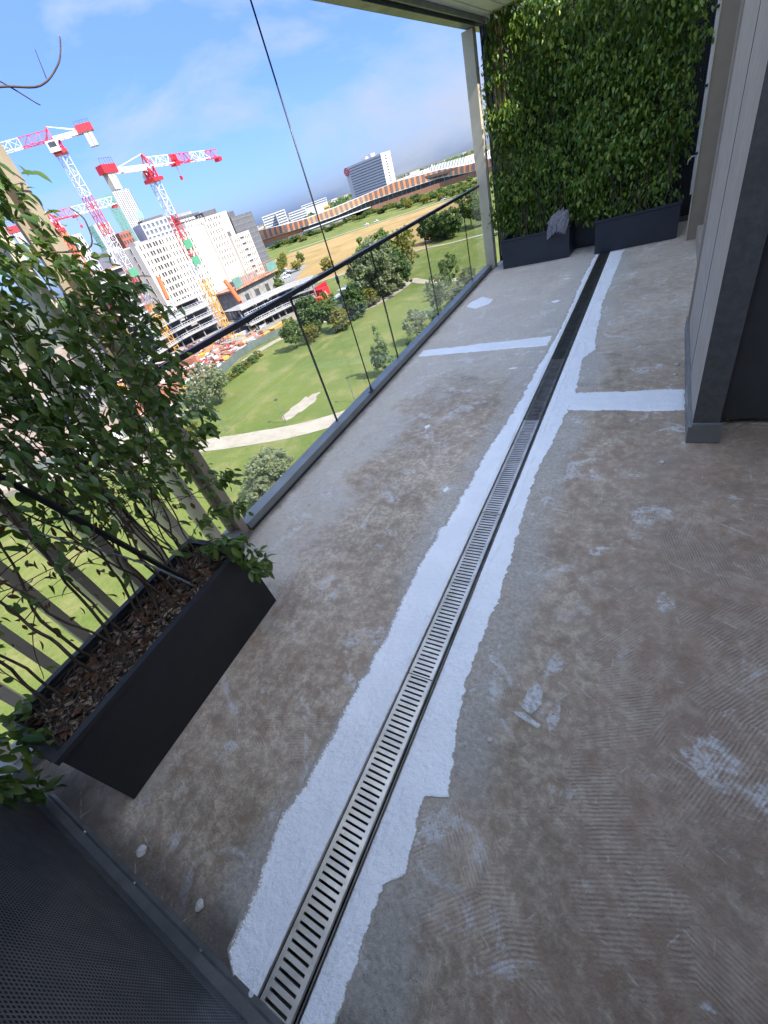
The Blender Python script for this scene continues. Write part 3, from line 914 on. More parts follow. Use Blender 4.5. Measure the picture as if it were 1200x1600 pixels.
MB().box(0.385, 1.29, 2.60, 2.64, 0.034, 2.7).build('panel', M['shutter'], sh)
MB().box(0.383, 0.397, 2.592, 2.599, 0.034, 2.7).build('edge_bead', M['alu_dark'], sh)
bt = MB(); bt.tube([(0.417, 2.64, 0.002), (0.424, 2.64, 0.033)], 0.008, 8); bt.build('foot_pin', M['fin'], sh, True)
MB().box(0.40, 1.6, 2.95, 3.1, 0.0, 3.0).build('room_wall', M['interior'], None)
tag(bpy.data.objects['room_wall'], 'room wall behind the shutter panel, coloured dark for shade', 'wall', kind='structure')
# facade of the house: rear wall of the loggia beside the camera and the storeys below, plus an added block against the sun
fc = MB()
fc.box(1.3, 1.6, -1.6, 2.94, -0.3, 3.0)
fc.box(0.92, 1.2, 3.102, 8.2, -0.3, 3.0)
fac = tag(fc.build('facade_wall', M['wall']), 'pale rendered facade of the house', 'wall', kind='structure')
us = MB()
us.box(9.0, 16, -14, 22, -0.3, 12.6)  # unseen block, set back to stop the sun yet leave open sky overhead
tag(us.build('sun_blocker', M['wall']), 'unseen set back block added to keep the sun off the balcony', 'building', kind='structure')
tag(MB().box(1.62, 9, -14, 22, 2.9, 3.0).build('added_roof', M['wall']), 'unseen flat roof added between the facade and the sun blocking block', 'roof', kind='structure')  # unseen flat roof, added along with the set-back sun block
tag(MB().box(-2.3, 16, -14, 22, GZ, -0.302).build('house_body', M['wall']), 'lower storeys of the house under the balcony', 'building', kind='structure')

# ------------------------------------------------------------------ climbing plants
def vine(pts, r0, r1, b, wob=0.02, n=5, seg=10):
    """a woody stem through the points, slightly crooked"""
    P = [Vector(p) for p in pts]
    out = []
    for i in range(len(P) - 1):
        for k in range(seg):
            t = k / seg
            p0, p1, p2, p3 = P[max(i - 1, 0)], P[i], P[i + 1], P[min(i + 2, len(P) - 1)]
            q = 0.5 * ((2 * p1) + (p2 - p0) * t + (2 * p0 - 5 * p1 + 4 * p2 - p3) * t * t + (3 * p1 - p0 - 3 * p2 + p3) * t ** 3)
            q += Vector((noise.noise(q * 7), noise.noise(q * 7 + Vector((9, 0, 0))), noise.noise(q * 7 + Vector((0, 9, 0))))) * wob
            out.append(q)
    out.append(P[-1])
    m = len(out)
    b.tube(out, [r0 + (r1 - r0) * i / (m - 1) for i in range(m)], n, False)
    return out

jas = thing('climbing_jasmine', (-1.80, 0.3, 0.36), 'dark jasmine climbing over the louvre fins from the near black planter', 'plant')
bt = MB()
nodes = []          # points where leaves may sprout, with local stem direction
for k in range(24):
    y0 = random.uniform(-0.10, 0.72)
    x0 = random.uniform(-1.86, -1.70)
    lean = random.uniform(-0.25, 0.55)
    top = random.uniform(1.0, 2.35)
    yend = min(y0 + lean * 0.9, 1.10)
    pts = [(x0, y0, 0.34), (x0 - 0.06, y0 + 0.08 * lean + random.uniform(-.06, .06), 0.62), (-2.0 + random.uniform(-.08, .08), y0 + lean * 0.45 + random.uniform(-.08, .08), 0.62 + (top - 0.62) * 0.5), (-2.06 + random.uniform(-.09, .10), yend, top)]
    out = vine(pts, random.uniform(0.004, 0.008), 0.0018, bt, 0.03, 5, 9)
    for i in range(8, len(out)):
        if out[i].z > 0.5: nodes.append((out[i], 1.0))
    # side shoots
    for _ in range(5):
        i = random.randrange(10, len(out))
        p = out[i]
        d = Vector((random.uniform(-0.2, 0.75), random.uniform(-0.9, 0.9), random.uniform(-0.5, 0.6))).normalized() * random.uniform(0.10, 0.30)
        q = p + d + Vector((0, 0, -0.03))
        q.y = min(q.y, 1.24)
        o2 = vine([p, p + d * 0.5 + Vector((0, 0, 0.02)), q], 0.0024, 0.0012, bt, 0.015, 4, 5)
        nodes += [(o, 0.8) for o in o2[2:]]
# long bare shoots up in front of the sky, and loose tendrils at the right
vine([(-2.05, 1.10, 2.05), (-1.98, 1.18, 2.13), (-1.94, 1.34, 2.13), (-1.93, 1.45, 2.18), (-1.93, 1.51, 2.25)], 0.004, 0.0025, bt, 0.006, 5, 8)
vine([(-2.05, 1.13, 2.22), (-1.98, 1.22, 2.16), (-1.95, 1.31, 2.08)], 0.003, 0.002, bt, 0.004, 5, 6)
vine([(-1.94, 1.38, 2.145), (-1.93, 1.39, 2.215)], 0.002, 0.0012, bt, 0.002, 4, 4)
vine([(-2.02, 1.0, 1.70), (-1.95, 1.17, 1.66), (-1.93, 1.21, 1.74), (-1.94, 1.19, 1.79)], 0.0035, 0.0025, bt, 0.004, 5, 6)
sprays = [[(-2.0, 0.95, 1.25), (-1.93, 1.15, 1.35), (-1.90, 1.30, 1.38)], [(-2.0, 0.95, 1.05), (-1.92, 1.12, 1.20), (-1.90, 1.24, 1.14)],
          [(-2.0, 0.9, 0.75), (-1.92, 1.06, 0.82), (-1.90, 1.15, 0.86), (-1.88, 1.2, 0.94)], [(-1.95, 0.85, 0.62), (-1.86, 1.03, 0.60), (-1.83, 1.09, 0.61)],
          [(-1.80, 0.66, 0.40), (-1.66, 0.74, 0.50), (-1.55, 0.80, 0.42), (-1.52, 0.80, 0.28)], [(-1.72, 0.62, 0.42), (-1.62, 0.70, 0.52), (-1.50, 0.72, 0.42), (-1.48, 0.74, 0.33)],
          [(-1.9, 0.72, 0.42), (-1.86, 0.86, 0.50), (-1.82, 0.98, 0.48), (-1.83, 1.06, 0.42)], [(-1.86, -0.12, 0.42), (-1.82, -0.24, 0.50), (-1.74, -0.30, 0.40), (-1.72, -0.31, 0.25)],
          [(-1.82, -0.10, 0.42), (-1.74, -0.16, 0.52), (-1.68, -0.20, 0.42)], [(-2.0, 1.0, 1.45), (-1.95, 1.15, 1.52), (-1.93, 1.25, 1.50)]]
for s_ in sprays:
    o2 = vine(s_, 0.003, 0.0014, bt, 0.01, 4, 8)
    nodes += [(o, 2.6) for o in o2[5:]]
# a few cross stems that tie the mat together
for _ in range(26):
    z_ = random.uniform(0.6, 2.0)
    y_ = random.uniform(-0.25, 0.8)
    l_ = random.uniform(0.3, 0.7)
    o2 = vine([(-2.02, y_, z_), (-1.96, y_ + l_ * .5, z_ + random.uniform(-.12, .12)), (-2.0, min(y_ + l_, 1.2), z_ + random.uniform(-.2, .2))], 0.0028, 0.0015, bt, 0.03, 4, 7)
    nodes += [(o, 0.8) for o in o2]
bt.build('stems', M['stem'], jas, True)

def dens(p):
    """the mat is thick above, thins out to bare stems low down and to the right"""
    d = min(1, max(0, (p.z - 0.62) / 0.5)) ** 1.2
    edge = 1.235 + 0.10 * noise.noise((p.z * 3, 0, 0)) - p.y
    return max(0.10, d) * min(1, max(0.1, edge / 0.10))
LP = []
wts = [w_ * (dens(p) if w_ < 2 else 1) for p, w_ in nodes]
for i in random.choices(range(len(nodes)), weights=wts, k=2300):
    p, w_ = nodes[i]
    s_ = 0.05 if w_ < 2 else 0.02
    q = p + Vector((random.gauss(0.02, s_), random.gauss(0, s_), random.gauss(0, s_)))
    if q.z < 0.4 and w_ < 2: continue
    if q.y > 1.17 and q.x < -2.17: q.x = -2.15
    LP.append(q)
# the thick upper mat, clumpy, with an uneven outer edge
brd = [(0.40, 1.04), (0.58, 1.10), (0.81, 1.09), (0.92, 1.20), (1.18, 1.24), (1.35, 1.20), (1.42, 1.27), (1.55, 1.22), (1.63, 1.18), (1.79, 1.10), (1.91, 1.04), (2.1, 0.9), (2.4, 0.8)]
while len(LP) < 7600:
    y_, z_ = random.uniform(-0.35, 1.3), random.uniform(0.55, 2.45)
    if y_ > float(interp(brd, z_)) + 0.05 * noise.noise((z_ * 9, 3, 1)) + 0.02: continue
    low = 1.22 - 0.42 * y_
    pr = min(1, max(0.03, (z_ - low + 0.25) / 0.3))
    c_ = noise.noise((y_ * 4.2, z_ * 4.2, 8)) + 0.6 * noise.noise((y_ * 10, z_ * 10, 2))
    if random.random() > pr * min(1, max(0.12, 0.85 + 1.0 * c_ + (0.35 if y_ > 0.85 else 0) + (0.5 if z_ > 1.25 else 0))): continue
    LP.append(Vector((-2.0 + 0.07 * c_ + random.gauss(0, 0.055), y_, z_)))
LPa = np.array([tuple(q) for q in LP])
nl = len(LPa)
org = np.array([-1.80, 0.3, 0.36])
ry, rp, rr = rng.normal(-1.2, 1.25, nl), rng.normal(-0.60, 0.50, nl), rng.normal(0, 0.55, nl)
sc = rng.uniform(0.030, 0.066, nl)
# the 300 leaves nearest the camera are single leaves; the others are one mass
dist = np.linalg.norm(LPa - np.array([0, 0, 1.55]), axis=1) / sc
order = np.argsort(dist)
big, rest = order[:300], order[300:]
lm = bpy.data.meshes.new('leaf')
lm.from_pydata([tuple(v) for v in LEAF[0]], [], [tuple(int(i) for i in f) for f in LEAF[1]])
lm.polygons.foreach_set('use_smooth', [True] * len(lm.polygons))
lms = []
for c in ((0.04, 0.088, 0.026), (0.06, 0.118, 0.032), (0.085, 0.15, 0.034), (0.13, 0.17, 0.036)):
    m2 = lm.copy()
    m2.name = 'leaf'
    m2.materials.append(leafmat('jasmine leaf single', [c, tuple(v * 1.1 for v in c)], (0.16, 0.26, 0.02), 0.36))
    lms.append(m2)
RM = rotmats(ry, rp, rr)
for i in big:
    o = bpy.data.objects.new('leaf', lms[int(rng.integers(0, 4))])
    COL.objects.link(o)
    o.parent = jas
    mm = Matrix(RM[i].tolist()).to_4x4()
    o.rotation_euler = mm.to_euler()
    o.scale = (sc[i],) * 3
    o.location = tuple(LPa[i] - org)
V, F = scatter(LEAF, LPa[rest] - org, RM[rest], sc[rest])
tag(npmesh('foliage', V, F, M['leaf_near'], jas, None, True), kind='stuff')
ndry = 190
P = np.stack([rng.normal(-1.97, 0.08, ndry), rng.uniform(-0.2, 0.95, ndry), rng.uniform(0.5, 1.05, ndry)], -1)
V, F = scatter(LEAF, P - org, rotmats(rng.uniform(0, 6.28, ndry), rng.normal(-0.9, 0.6, ndry), rng.normal(0, 0.8, ndry)), rng.uniform(0.025, 0.05, ndry))
tag(npmesh('withered_leaves', V, F, M['dry_leaf'], jas), kind='stuff')

# support angle and loose strap that rise out of the near planter
sb = tag(MB().bar((-1.70, 0.57, 0.36), (-1.86, 0.33, 1.25), 0.018, 0.018).build('support_bar', M['rail'], None), 'thin black angle bar leaning out of the near planter', 'bar')
V = []
pts = [(-1.66, 0.555, 0.375), (-1.68, 0.539, 0.433), (-1.71, 0.49, 0.578), (-1.74, 0.425, 0.719), (-1.77, 0.36, 0.831), (-1.79, 0.306, 0.94), (-1.80, 0.251, 1.032), (-1.82, 0.13, 1.16)]
for i, p in enumerate(pts):
    V += [(p[0], p[1] - 0.010, p[2] + 0.016), (p[0], p[1] + 0.010, p[2] - 0.016)]
F = [(2 * i, 2 * i + 1, 2 * i + 3, 2 * i + 2) for i in range(len(pts) - 1)]
st = npmesh('plant_strap', V, F, M['strap'], None, None, True)
md = st.modifiers.new('thick', 'SOLIDIFY'); md.thickness = 0.004
tag(st, 'flat grey strap sagging from the louvre fins down to the near planter', 'strap')

# far plants
def far_plant(loc, label, xr, n_leaf, stems_from, seed, spill=None):
    t = thing('climbing_plant', loc, label, 'plant', 'climbers at the far end')
    o_ = np.array(loc)
    bt = MB()
    for k in range(14):
        x0 = random.uniform(*stems_from)
        x1 = x0 + random.uniform(-0.5, 0.5)
        x1 = min(max(x1, xr[0] + 0.1), xr[1] - 0.1)
        zt = random.uniform(0.9, 2.6)
        vine([(x0, loc[1] + random.uniform(-.05, .05), 0.33), (x0 + (x1 - x0) * .3, loc[1] + 0.12, 0.75), (x0 + (x1 - x0) * .7, loc[1] + 0.32, (0.75 + zt) / 2), (x1, loc[1] + 0.36, zt)], 0.006, 0.002, bt, 0.04, 5, 6)
    bt.build('stems', M['stem'], t, True)
    # leaf clumps: tufts of leaves hang from random centres in the mat
    C, W = [], []
    while len(C) < n_leaf // 16:
        x_, z_ = random.uniform(xr[0] - .05, xr[1] + 0.08), random.uniform(0.40, 2.72)
        e = min(x_ - xr[0], xr[1] - x_) + 0.20 * noise.noise((x_ * 2.2, z_ * 2.4, seed)) + 0.05 * noise.noise((x_ * 7, z_ * 7, seed))
        if e < 0: continue
        h_ = noise.noise((x_ * 1.7, z_ * 1.7, seed + 5)) + 0.5 * noise.noise((x_ * 4, z_ * 4, seed + 2))
        if z_ > 2.2 and h_ < -0.35: continue
        y_ = loc[1] + 0.10 + 0.26 * min(1, z_ / 1.6) - 0.20 * h_ + random.gauss(0, 0.05)
        C.append((x_, y_, z_))
    C = np.array(C)
    idx = rng.integers(0, len(C), n_leaf)
    P = C[idx] + rng.normal(0, 1, (n_leaf, 3)) * np.array([0.06, 0.045, 0.06])
    P[:, 2] = np.maximum(P[:, 2], 0.34)
    P[:, 1] = np.clip(P[:, 1], 7.0, 7.93)
    face = rng.normal(math.pi, 1.1, n_leaf)         # blades look out to the light
    V, F = scatter(LEAF_LOW, P - o_, rotmats(face, rng.normal(-0.85, 0.42, n_leaf), rng.normal(0, 0.6, n_leaf)), np.clip(rng.lognormal(-2.93, 0.26, n_leaf), 0.028, 0.085))
    tag(npmesh('foliage', V, F, M['leaf_far'], t, None, True), kind='stuff')
    return t
far_plant((-1.6, 7.36, 0.33), 'green climber filling the left half of the far screen, above the planter with the cloth', (-2.20, -0.95), 14000, (-1.95, -1.25), 3)
far_plant((-0.32, 7.24, 0.33), 'green climber filling the right half of the far screen, from the planter on the drain', (-1.0, 0.12), 14000, (-0.7, 0.1), 11)

# ================================================================== THE PARK AND THE TOWN
M['lawn'] = groundmat('mown park lawn', ((0.088, 0.122, 0.026), (0.125, 0.150, 0.036), (0.200, 0.185, 0.072)), (0.045, 0.16, 2.5), 0.95, 0.08)
M['dry'] = groundmat('dry yellow meadow', ((0.27, 0.185, 0.075), (0.33, 0.23, 0.10), (0.16, 0.135, 0.05)), (0.02, 0.05, 0.8), 0.95, 0.1)
M['town'] = groundmat('distant town ground', ((0.075, 0.095, 0.050), (0.13, 0.13, 0.11), (0.19, 0.165, 0.12)), (0.004, 0.012, 0.1), 0.95, 0.2)
M['path'] = groundmat('pale gravel path', ((0.30, 0.265, 0.21), (0.36, 0.32, 0.26), (0.25, 0.22, 0.17)), (0.1, 0.5, 4), 0.95, 0.03)
M['earth'] = groundmat('site earth', ((0.25, 0.195, 0.15), (0.31, 0.26, 0.21), (0.22, 0.14, 0.10)), (0.06, 0.2, 2), 0.95, 0.1)
M['tarmac'] = groundmat('grey tarmac', ((0.17, 0.17, 0.17), (0.21, 0.21, 0.205), (0.24, 0.235, 0.22)), (0.05, 0.2, 2), 0.95, 0.02)
M['concrete'] = pmat('raw concrete', (0.21, 0.205, 0.195), 0.9, 0, 0.25, 0.6)
M['white_r'] = pmat('white render', (0.50, 0.475, 0.415), 0.85, 0, 0.05, 0.2)
M['white_p'] = pmat('white cladding', (0.50, 0.505, 0.52), 0.7, 0, 0.05, 0.3)
M['white_rail'] = pmat('white guard rail', (0.46, 0.47, 0.48), 0.6, 0, 0.08, 1)
M['win'] = pmat('dark window glass', (0.055, 0.058, 0.062), 0.12, 0, 0.3, 0.5)
M['win_b'] = pmat('blue grey window glass', (0.10, 0.125, 0.145), 0.12, 0, 0.3, 0.3)
M['dark_b'] = pmat('dark brick cladding', (0.085, 0.085, 0.092), 0.8, 0, 0.1, 0.3)
M['grey_b'] = pmat('grey cladding', (0.27, 0.27, 0.275), 0.8, 0, 0.1, 0.3)
M['teal'] = pmat('mint green cladding', (0.20, 0.37, 0.33), 0.7, 0, 0.06, 0.3)
M['brickred'] = pmat('red brown cladding', (0.27, 0.095, 0.060), 0.8, 0, 0.1, 0.3)
M['orange'] = pmat('orange cladding', (0.52, 0.19, 0.075), 0.7, 0, 0.06, 0.5)
M['brown'] = pmat('dark grey brown cladding', (0.13, 0.105, 0.095), 0.7, 0, 0.08, 0.5)
M['rust'] = pmat('brown red cladding', (0.24, 0.12, 0.075), 0.8, 0, 0.1, 0.3)
M['red'] = pmat('red crane paint', (0.50, 0.020, 0.030), 0.5, 0, 0.08, 1)
M['white_c'] = pmat('white crane paint', (0.58, 0.59, 0.60), 0.5, 0, 0.06, 1)
M['yellow'] = pmat('yellow crane paint', (0.66, 0.33, 0.05), 0.5, 0, 0.08, 1)
M['green_s'] = pmat('green sign panel', (0.06, 0.24, 0.13), 0.6, 0, 0.05, 1)
M['ballast'] = pmat('pale concrete ballast', (0.42, 0.40, 0.35), 0.9, 0, 0.08, 1)
M['vermilion'] = pmat('bright orange plastic', (0.60, 0.10, 0.022), 0.5, 0, 0.06, 1)
M['formwork'] = pmat('orange brown formwork board', (0.36, 0.17, 0.11), 0.8, 0, 0.4, 0.8)
M['tealnet'] = pmat('green safety net', (0.10, 0.20, 0.17), 0.9, 0, 0.15, 0.8)
M['hoard'] = pmat('grey green hoarding panel', (0.085, 0.11, 0.10), 0.7, 0, 0.15, 0.4)
M['blue'] = pmat('blue container paint', (0.05, 0.10, 0.24), 0.6, 0, 0.1, 1)
M['car_w'] = pmat('white car paint', (0.72, 0.72, 0.72), 0.3, 0, 0.03, 1)
M['car_d'] = pmat('dark car paint', (0.04, 0.045, 0.05), 0.3, 0, 0.1, 1)
M['tyre'] = pmat('black tyre', (0.015, 0.015, 0.015), 0.9, 0, 0.1, 3)
M['bark'] = pmat('tree bark', (0.11, 0.085, 0.06), 0.95, 0, 0.3, 4)

def sheet(name, poly, z, mat, label, cat, kind='structure', nz_amp=0):
    b = MB()
    b.add([(x, y, z) for x, y in poly], [tuple(range(len(poly)))])
    o = b.build(name, mat)
    if o.data.polygons[0].normal.z < 0:
        o.data.flip_normals()
    return tag(o, label, cat, kind=kind)

def ribbon(name, pts, wd, z, mat, label, cat):
    """path of given width along a smooth line, its borders a little uneven"""
    P = [Vector((x, y, 0)) for x, y in pts]
    q = []
    for i in range(len(P) - 1):
        p0, p1, p2, p3 = P[max(i - 1, 0)], P[i], P[i + 1], P[min(i + 2, len(P) - 1)]
        for k in range(10):
            t = k / 10
            q.append(0.5 * ((2 * p1) + (p2 - p0) * t + (2 * p0 - 5 * p1 + 4 * p2 - p3) * t * t + (3 * p1 - p0 - 3 * p2 + p3) * t ** 3))
    q.append(P[-1])
    V = []
    for i, p in enumerate(q):
        d = (q[min(i + 1, len(q) - 1)] - q[max(i - 1, 0)]).normalized()
        n = Vector((-d.y, d.x, 0))
        a = wd / 2 * (1 + 0.10 * noise.noise(p * 0.4))
        c = wd / 2 * (1 + 0.10 * noise.noise(p * 0.4 + Vector((50, 0, 0))))
        V += [tuple(p + n * a + Vector((0, 0, z))), tuple(p - n * c + Vector((0, 0, z)))]
    F = [(2 * i, 2 * i + 1, 2 * i + 3, 2 * i + 2) for i in range(len(q) - 1)]
    o = MB().add(V, F).build(name, mat)
    if o.data.polygons[0].normal.z < 0:
        o.data.flip_normals()
    return tag(o, label, cat, kind='structure')

sheet('ground', [(-16000, -16000), (16000, -16000), (16000, 16000), (-16000, 16000)], GZ, M['town'], 'flat town ground out to the horizon', 'ground')
sheet('park_lawn', [(20, -120), (20, 420), (-60, 420), (-150, 372), (-200, 345), (-240, 345), (-300, 330), (-200, 228), (-160, 165), (-135, 130), (-120, 110), (-96, 95), (-92, 80), (-88, 62), (-88, 40), (-110, -20), (-110, -120)], GZ + 0.02, M['lawn'], 'mown green park lawn below the balcony', 'lawn')
sheet('hall_lawn', [(-268, 305), (-232, 335), (-193, 352), (-150, 365), (-118, 362), (-96, 300), (-60, 420), (-60, 560), (-160, 575), (-300, 545), (-420, 500), (-430, 430), (-300, 330)], GZ + 0.03, M['lawn'], 'green lawn strip between the dry meadow and the striped hall', 'lawn')
sheet('dry_meadow', [(-138, 134), (-131, 139), (-121, 157), (-108, 162), (-96, 168), (-81, 178), (-78, 190), (-96, 215), (-93, 260), (-98, 300), (-120, 360), (-150, 362), (-193, 350), (-232, 330), (-262, 315), (-268, 300), (-225, 245), (-190, 205), (-165, 172), (-150, 150)], GZ + 0.05, M['dry'], 'dry straw coloured meadow beyond the lawn', 'meadow')
sheet('building_site', [(-96, 95), (-92, 80), (-87, 62), (-84, 48), (-90, 36), (-110, 0), (-330, 60), (-330, 180), (-215, 240), (-200, 228), (-160, 165), (-135, 130), (-120, 114), (-104, 121), (-88, 119), (-70, 110), (-71, 98), (-86, 105), (-97, 104), (-101, 98)], GZ + 0.035, M['earth'], 'trampled pale earth of the construction site', 'ground')
sheet('car_park', [(-200, 222), (-175, 222), (-150, 176), (-158, 168), (-178, 190)], GZ + 0.07, M['tarmac'], 'grey car park between the meadow and the dark block', 'car park')
ribbon('gravel_path', [(-120, 17), (-88, 25), (-66, 34.2), (-54, 37.6), (-42.5, 41.5), (-33, 49), (-25, 60)], 4.3, GZ + 0.06, M['path'], 'broad pale gravel path crossing the lawn below the balcony', 'path')
ribbon('site_path', [(-100, 20), (-86, 38), (-80, 48), (-81.5, 56), (-84.5, 66), (-87.5, 76), (-86.5, 86), (-80, 95), (-66, 103), (-63, 118), (-64, 126), (-56, 119.5), (-44, 115), (-34, 118)], 3.0, GZ + 0.075, M['path'], 'pale path curving along the site hoarding', 'path')
ribbon('meadow_path', [(-150, 128), (-131, 141), (-120, 158), (-108, 164), (-94, 170), (-81, 176), (-69, 174), (-58, 175), (-40, 172)], 2.6, GZ + 0.085, M['path'], 'narrow pale path between lawn and dry meadow', 'path')
ribbon('meadow_path', [(-280, 335), (-225, 350), (-190, 360), (-150, 372), (-110, 372), (-80, 360)], 5, GZ + 0.09, M['path'], 'pale path in front of the striped hall', 'path')
gp = []
for i in range(60):
    a = i / 60 * 2 * math.pi
    r_ = 1 + 0.35 * noise.noise((math.cos(a) * 2, math.sin(a) * 2, 3)) + 0.2 * noise.noise((math.cos(a) * 6, math.sin(a) * 6, 5))
    gp.append((-49.3 + 1.75 * r_ * math.cos(a) + 0.2 * math.sin(a), 48.3 + 4.5 * r_ * math.sin(a)))
sheet('gravel_patch', gp, GZ + 0.065, M['path'], 'bare pale gravel patch in the lawn beside the path', 'gravel')

# ------------------------------------------------------------------ trees
M['crown_green'] = leafmat('broad tree leaves', [(0.105, 0.165, 0.044), (0.135, 0.20, 0.052), (0.17, 0.225, 0.065)], (0.16, 0.24, 0.05), 0.6, 0.52)
M['crown_dark'] = leafmat('dark tree leaves', [(0.065, 0.12, 0.036), (0.088, 0.148, 0.043), (0.115, 0.175, 0.052)], (0.11, 0.18, 0.03), 0.6, 0.5)
M['crown_pale'] = leafmat('pale tree leaves', [(0.17, 0.205, 0.10), (0.21, 0.245, 0.125), (0.26, 0.285, 0.155)], (0.25, 0.29, 0.13), 0.6, 0.52)
M['crown_yellow'] = leafmat('yellowing tree leaves', [(0.13, 0.15, 0.026), (0.18, 0.185, 0.032), (0.23, 0.19, 0.038)], (0.3, 0.3, 0.06), 0.6, 0.52)

QUAD = (np.array([(-0.5, -0.35, 0), (0, -0.5, 0.12), (0.5, -0.3, 0), (0.45, 0.35, -0.06), (0, 0.5, 0.10), (-0.45, 0.3, -0.05)]), np.array([(0, 1, 4, 5), (1, 2, 3, 4)]))

def crown_mesh(seed, n, shape, leaf):
    """unit crown (height 1 from z=0, radius 0.5): leaf sprays in clumps through the volume"""
    r = np.random.default_rng(seed)
    P = []
    lobes = []
    for _ in range({'cone': 50, 'round': 90, 'broad': 150, 'dome': 190}[shape]):
        while True:
            c = r.uniform(-1, 1, 3)
            z = (c[2] + 1) / 2
            if shape == 'round': lim = math.sqrt(max(0, 1 - ((z - 0.52) / 0.52) ** 2))
            elif shape == 'cone': lim = max(0.05, (1 - z) ** 0.8) * min(1, z * 5 + 0.2)
            elif shape == 'broad': lim = math.sqrt(max(0, 1 - ((z - 0.42) / 0.58) ** 2))
            else: lim = math.sqrt(max(0, 1 - z * z))
            rr_ = math.hypot(c[0], c[1])
            if rr_ < lim and rr_ > lim * 0.15: break
        lobes.append((c[0] * 0.5, c[1] * 0.5, z, r.uniform(0.06, 0.14) * (0.75 if shape in ('broad', 'dome') else 1)))
    for i in range(n):
        lx, ly, lz, lr = lobes[int(r.integers(0, len(lobes)))]
        d = r.normal(0, 1, 3)
        d /= np.linalg.norm(d)
        k = lr * (0.55 + 0.5 * r.random() ** 0.6)
        P.append((lx + d[0] * k, ly + d[1] * k, max(0.02, lz + d[2] * k * 0.8)))
    P = np.array(P)
    return scatter(QUAD, P, rotmats(r.uniform(0, 6.28, n), r.normal(0, 0.6, n), r.normal(0, 0.6, n)), r.uniform(leaf * 0.6, leaf * 1.3, n))

def trunk_mesh(seed, shape):
    r = random.Random(seed)
    b = MB()
    top = 0.85 if shape == 'cone' else (0.25 if shape == 'dome' else 0.55)
    b.tube([(0, 0, -0.02), (r.uniform(-.01, .01), r.uniform(-.01, .01), 0.25), (r.uniform(-.03, .03), r.uniform(-.03, .03), top)], [0.024, 0.018, 0.006], 7)
    for _ in range(7 if shape != 'dome' else 2):
        z = r.uniform(0.2, top * 0.85)
        a = r.uniform(0, 6.28)
        l_ = r.uniform(0.15, 0.32)
        b.tube([(0, 0, z), (math.cos(a) * l_ * 0.5, math.sin(a) * l_ * 0.5, z + l_ * 0.45), (math.cos(a) * l_, math.sin(a) * l_, z + l_ * 0.75)], [0.010, 0.007, 0.003], 5)
    return b

def tree_proto(shape, mat, seed, n, leaf, z0=0.18):
    V, F = crown_mesh(seed, n, shape, leaf)
    V = V * np.array([1, 1, 1 - z0]) + np.array([0, 0, z0])
    c = npmesh('crown', V, F, mat)
    t = trunk_mesh(seed, shape).build('trunk', M['bark'])
    cm, tm = c.data, t.data
    bpy.data.objects.remove(c)
    bpy.data.objects.remove(t)
    return cm, tm

TP = {'round': [tree_proto('round', M['crown_green'], 21, 3000, 0.058), tree_proto('round', M['crown_green'], 22, 3000, 0.058)],
      'dark': [tree_proto('round', M['crown_dark'], 31, 3200, 0.07, 0.08), tree_proto('broad', M['crown_dark'], 32, 3200, 0.07, 0.06)],
      'willow': [tree_proto('broad', M['crown_pale'], 41, 8000, 0.042, 0.03), tree_proto('broad', M['crown_green'], 42, 8000, 0.044, 0.04)],
      'pale': [tree_proto('round', M['crown_pale'], 51, 1500, 0.06, 0.16), tree_proto('round', M['crown_pale'], 52, 1500, 0.06, 0.16)],
      'yellow': [tree_proto('round', M['crown_yellow'], 61, 900, 0.085, 0.10), tree_proto('broad', M['crown_yellow'], 62, 1000, 0.085, 0.06)],
      'cone': [tree_proto('cone', M['crown_green'], 71, 900, 0.075, 0.12)],
      'bush': [tree_proto('dome', M['crown_pale'], 81, 11000, 0.030, 0.0), tree_proto('dome', M['crown_green'], 82, 900, 0.10, 0.0), tree_proto('dome', M['crown_yellow'], 83, 800, 0.10, 0.0)]}

def tree(kind, i, x, y, h, wd, label, group=None, name=None):
    t = thing(name or ('shrub' if kind == 'bush' else 'tree'), (x, y, GZ + 0.02), label, 'shrub' if kind == 'bush' else 'tree', group, rz=random.uniform(0, 6.28))
    cm, tm = TP[kind][i % len(TP[kind])]
    for nm, me in (('trunk', tm), ('crown', cm)):
        o = link(nm, me, t)
        o.scale = (wd, wd, h)
    return t

tree('pale', 0, -73.0, 51.2, 8.0, 7.0, 'pale feathery olive-green tree by the hoarding corner, the one nearer the hedge')
tree('pale', 1, -72.5, 46.6, 7.0, 6.0, 'pale feathery olive-green tree nearest the gravel path and site corner')
tree('yellow', 0, -63.8, 36.9, 3.6, 3.2, 'small yellowing tree beside the broad gravel path')
cl_g = 'clump of park trees before the scaffolded slabs'
tree('round', 0, -72.6, 77.6, 6.8, 5.2, 'green round tree at the left end of the clump by the scaffolded slabs', cl_g)
tree('dark', 0, -71.4, 84.4, 9.0, 6.0, 'tallest green tree of the clump in front of the scaffolded slabs', cl_g)
tree('round', 1, -68.0, 88.0, 8.4, 5.6, 'tall green tree just right of the tallest in the clump', cl_g)
tree('yellow', 1, -64.4, 86.5, 5.4, 5.0, 'yellow-green low tree in front of the clump by the scaffold', cl_g)
tree('dark', 1, -65.0, 95.4, 8.2, 6.2, 'dark bushy tree at the right end of the clump, below the red rig', cl_g)
tree('yellow', 0, -69.5, 80.5, 4.2, 3.6, 'light green small tree between the leftmost and tallest clump trees', cl_g)
wg = 'big trees in the middle of the park'
tree('willow', 0, -67.0, 111.5, 14.0, 14.5, 'big pale green willow-like tree in front of the middle park group', wg)
tree('willow', 1, -74.0, 126.0, 15, 15, 'large pale tree behind the willow, touching the handrail', wg)
